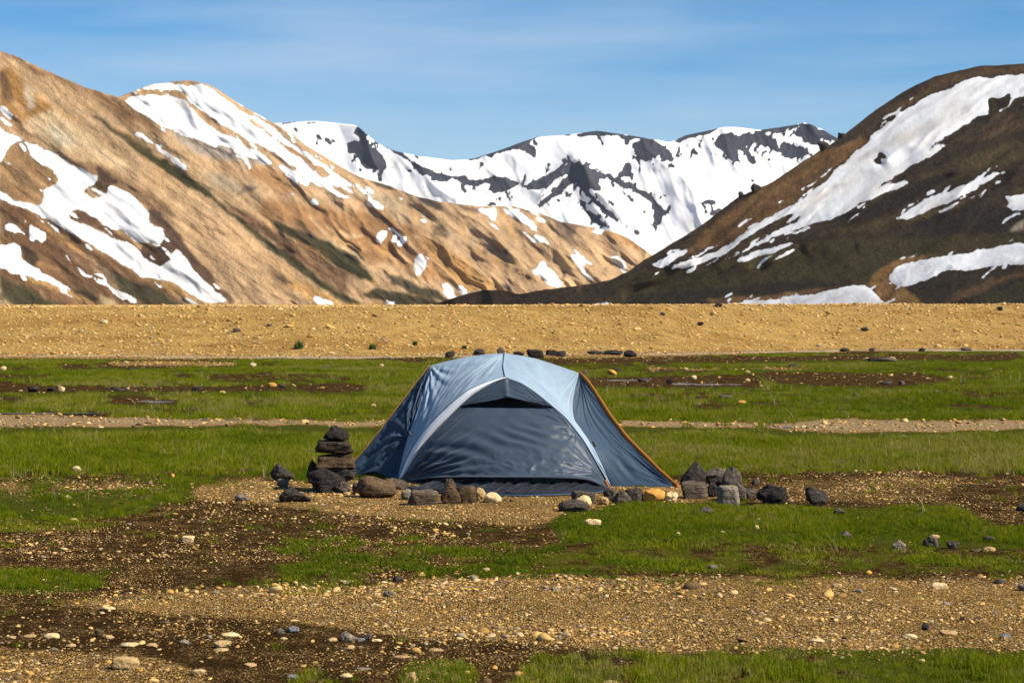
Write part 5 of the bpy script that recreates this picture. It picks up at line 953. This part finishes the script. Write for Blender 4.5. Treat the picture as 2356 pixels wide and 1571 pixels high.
R('stone', 410, 436, 1472, 1484, 'round', 'palegrey', 'rounded pale grey stone left of the tan angular stone')
R('stone', 98, 138, 1457, 1473, 'flat', 'pale', 'broken cream flake at the far left soil')
R('stone', 55, 84, 1459, 1469, 'flat', 'tan', 'tan bar-shaped flake at the far left')
R('stone', 16, 37, 1462, 1474, 'flat', 'tan', 'tan flake nearest the left edge')
R('stone', 150, 176, 1479, 1490, 'flat', 'tan', 'tan flake above the lower left gravel')
R('stone', 112, 136, 1488, 1498, 'flat', 'palegrey', 'grey flake at the gravel edge lower left')
R('boulder', 257, 321, 1508, 1542, 'round', 'tan', 'large rounded tan stone at the lower left', depth=0.6)
R('stone', 438, 472, 1534, 1553, 'flat', 'tan', 'tan flake right of the large rounded stone')
R('stone', 659, 689, 1544, 1558, 'flat', 'bluegrey', 'flat blue-grey stone at the bottom beside small grass')
R('stone', 560, 592, 1522, 1533, 'flat', 'tan', 'tan flake on soil above the flat blue-grey stone')
R('stone', 934, 959, 1539, 1568, 'ang', 'tan', 'upright tan stone at the edge of the lower grass')
R('pebble', 1218, 1236, 1551, 1563, 'ang', 'dark', 'dark pebble on brown soil at the bottom', cat='pebble')
R('stone', 1384, 1428, 1554, 1573, 'round', 'tan', 'tan stone half sunk in the lower grass')
R('stone', 1464, 1491, 1540, 1551, 'flat', 'pale', 'flat cream stone in the lower grass')
R('stone', 905, 949, 1503, 1513, 'flat', 'tan', 'long thin tan flake above the lower grass')
R('stone', 983, 1022, 1491, 1500, 'flat', 'tan', 'thin tan flake under the gravel edge')
R('stone', 814, 857, 1532, 1541, 'flat', 'palegrey', 'flat grey flake left of the lower grass')
R('stone', 780, 812, 1544, 1556, 'flat', 'pale', 'cream flake at the bottom left of the grey flake')
R('stone', 145, 164, 1137, 1147, 'round', 'pale', 'cream stone in the left grass')
R('stone', 161, 181, 1184, 1193, 'round', 'pale', 'cream stone at the lower edge of the left grass')
R('stone', 166, 189, 1069, 1089, 'ang', 'pale', 'cream stones heap at the left gravel line')
R('stone', 392, 402, 1087, 1098, 'ang', 'orange', 'small orange stone at the left gravel line')
R('stone', 4, 28, 1049, 1065, 'ang', 'grey', 'grey stone in tall grass at the left edge')
# --- middle distance and foot of the bank
G1 = 'small far stones scattered on the turf'
far = [(0,15,841,853,'round','pale','cream stone at the left edge below the track'), (63,90,885,900,'ang','black','black pointed stone, leftmost on the wet strip'), (107,129,889,900,'flat','dark','low dark stone right of the black pointed one'),
 (133,150,889,902,'round','pale','cream stone on the left wet strip'), (254,275,888,899,'flat','black','flat black stone by the left puddle'), (439,462,888,900,'block','black','square black stone on the wet strip'), (613,637,879,890,'round','orange','orange stone on the wet strip left of the tent'),
 (641,656,881,891,'ang','dark','dark stone right of the orange one'), (573,590,834,845,'round','pale','cream stone near the track left of the tent'), (292,307,845,854,'ang','dark','dark stone in the left far turf'), (851,866,928,938,'round','tan','tan stone in grass left of the tent'),
 (740,762,840,849,'flat','grey','grey stone row left of the tent top'), (870,884,835,845,'round','tan','tan stone just left of the tent top'), (1023,1049,807,823,'ang','dark','dark rock left above the tent roof'), (1086,1116,803,819,'ang','dark','dark rock above the left half of the roof'), (1143,1163,798,816,'ang','grey','grey upright rock behind the tent peak'),
 (1180,1206,807,819,'flat','dark','low dark rock just right of the tent peak'), (1211,1252,803,823,'block','black','biggest black rock behind the tent'), (1255,1283,805,819,'block','black','black rock right of the biggest one'), (1280,1302,807,821,'block','dark','dark square rock above the right roof'),
 (1349,1392,806,817,'flat','dark','long low dark rock at the foot of the bank'), (1388,1434,805,817,'flat','black','long black rock right of the long low one'), (1434,1466,803,820,'ang','black','black rock at the right end of the row'),
 (1336,1352,851,866,'ang','grey','grey stone just right of the roof corner'), (1396,1419,850,865,'ang','orange','orange stone right of the roof corner'), (1409,1431,848,858,'flat','dark','dark stone behind the orange one'), (1467,1492,868,879,'flat','dark','low dark stone in the right puddle'), (1533,1548,871,884,'block','black','black block in the right puddle'),
 (1589,1603,863,873,'round','pale','cream stone above the right puddle'), (1712,1728,853,862,'round','tan','tan stone up right of the puddle'), (1713,1726,869,877,'round','pale','cream stone right of the puddle'), (1597,1616,910,921,'ang','black','black stone in the right grass'), (1651,1693,904,914,'flat','grey','flat grey rock in the right grass'),
 (1695,1717,920,932,'round','orange','orange-tan stone in the right grass'), (1815,1834,835,846,'flat','dark','dark stone below the right track'), (1995,2025,823,834,'block','black','black block left of the flat grey boulder'), (2016,2066,822,836,'flat','grey','flat grey boulder far right of the tent'), (2024,2052,874,884,'flat','dark','dark flat stone on brown turf at right'),
 (2067,2083,875,885,'ang','grey','grey stone right of the dark flat one'), (2178,2192,862,870,'round','pale','pale stone far right'), (1931,1954,799,809,'flat','dark','dark stone at the foot of the bank far right'), (1998,2014,800,808,'flat','dark','small dark stone right of the bank foot stone'), (2112,2130,799,808,'flat','black','black stone under the track at far right'),
 (2210,2236,796,806,'flat','grey','grey stone under the track near the right edge'), (1962,1980,903,910,'flat','grey','grey low stone in the far right grass'), (2148,2160,898,906,'round','palegrey','whitish stone in the far right grass')]
for a in far: R('stone', a[0], a[1], a[2], a[3], a[4], a[5], a[6], cat='stone', sub=3, group=G1)
# stones lying on the bank
def bank_stone(px, s, up, mat, label):
    d = 62.5; x = (px - CX) / F * 66; y = float(bank_foot(np.array([x]))[0]) + up; z = float(gh(np.array([x]), np.array([y]))[0]); x = (px - CX) / F * y
    W, T = stone_shape(3, int(px), **STY['ang']); me = mesh_np('stone', W * s * np.array((0.6, 0.5, 0.42)), T); o = link('stone', me, RM[mat]); o.location = (x, y, z + s * 0.2); tag(o, label, 'stone', 'stones lying on the gravel bank')
bank_stone(1653, 0.22, 6.9, 'dark', 'dark stone on the crest of the gravel bank'); bank_stone(1990, 0.24, 2.8, 'dark', 'dark stone on the face of the bank at right')
bank_stone(1612, 0.18, 3.8, 'dark', 'small dark stone on the bank right of the tent'); bank_stone(1525, 0.16, 5.2, 'dark', 'small dark stone high on the bank'); bank_stone(620, 0.16, 4.0, 'grey', 'grey stone on the bank left of the tent'); bank_stone(240, 0.20, 4.4, 'pale', 'pale stone on the left part of the bank')
bank_stone(545, 0.20, 3.2, 'dark', 'dark stone low on the left part of the bank'); bank_stone(2300, 0.2, 6.0, 'dark', 'dark stone on the bank near the right edge'); bank_stone(1905, 0.17, 5.3, 'tan', 'tan stone high on the right bank')
# green tufts growing on the bank
b = NB('bank_plant_leaf'); mat_leaf = b.done(b.trans(b.bsdf((0.045, 0.085, 0.018), 0.6, 0.2), (0.045, 0.085, 0.018), 0.3))
for px, up, s, lab in ((687, 1.15, 0.34, 'round green tuft on the bank left of the tent'), (857, 0.95, 0.24, 'small green tuft on the bank nearer the tent'), (955, 1.6, 0.17, 'tiny green tuft high above the tent corner'), (1068, 0.9, 0.15, 'tiny green tuft on the bank above the roof')):
    x = (px - CX) / F * 61; y = float(bank_foot(np.array([x]))[0]) + up; x = (px - CX) / F * y
    me = clump('tuft', 90, s * 0.42, s * 0.35, s * 0.9, 0.03, 0.5, mat_leaf, int(px)); o = link('grass_tuft', me); o.location = (x, y, float(gh(np.array([x]), np.array([y]))[0])); tag(o, lab, 'plant', 'green tufts on the bank')
# dark outcrops standing on the skyline of the right-hand mountain
for (x0, x1, y0, y1, d_, lab) in ((1695,1719,440,464,858,'dark boulder standing lowest on the right mountain skyline'), (1722,1758,408,440,866,'dark crag above the lowest skyline boulder'), (1878,1915,345,378,902,'dark crag midway up the right skyline'), (1925,1950,312,334,915,'dark crag at the shoulder of the right skyline')):
    w_ = (x1 - x0) / F * d_ * 0.8; W, T = stone_shape(4, int(x0), **STY['ang']); me = mesh_np('outcrop', W * np.array((w_ / 2, w_ / 2, (y1 - y0) / F * d_ / 2)), T); o = link('rock_outcrop', me, RM['black']); px_m = (x0 + x1) / 2; d_ = float(np.interp(px_m, sky_right[0], sky_right[2])); o.location = at(px_m, float(np.interp(px_m, sky_right[0], sky_right[1])) + 2, d_); tag(o, lab, 'outcrop')

# ================================================================== the air of the valley
bmh = bmesh.new(); bmesh.ops.create_cube(bmh, size=1.0); meh = bpy.data.meshes.new('haze'); bmh.to_mesh(meh); bmh.free()
hz = link('haze', meh); hz.scale = (24000, 7400, 900); hz.location = (0, 3500, 430); tag(hz, 'thin bluish air between the tent and the far mountains', 'haze', kind='stuff')
mh = bpy.data.materials.new('thin_air'); mh.use_nodes = True; th = mh.node_tree; th.nodes.clear(); oh = th.nodes.new('ShaderNodeOutputMaterial'); pv = th.nodes.new('ShaderNodeVolumePrincipled')
pv.inputs['Color'].default_value = (0.70, 0.83, 1.0, 1); pv.inputs['Density'].default_value = 0.000016; pv.inputs['Anisotropy'].default_value = 0.0
th.links.new(pv.outputs[0], oh.inputs['Volume']); meh.materials.append(mh)
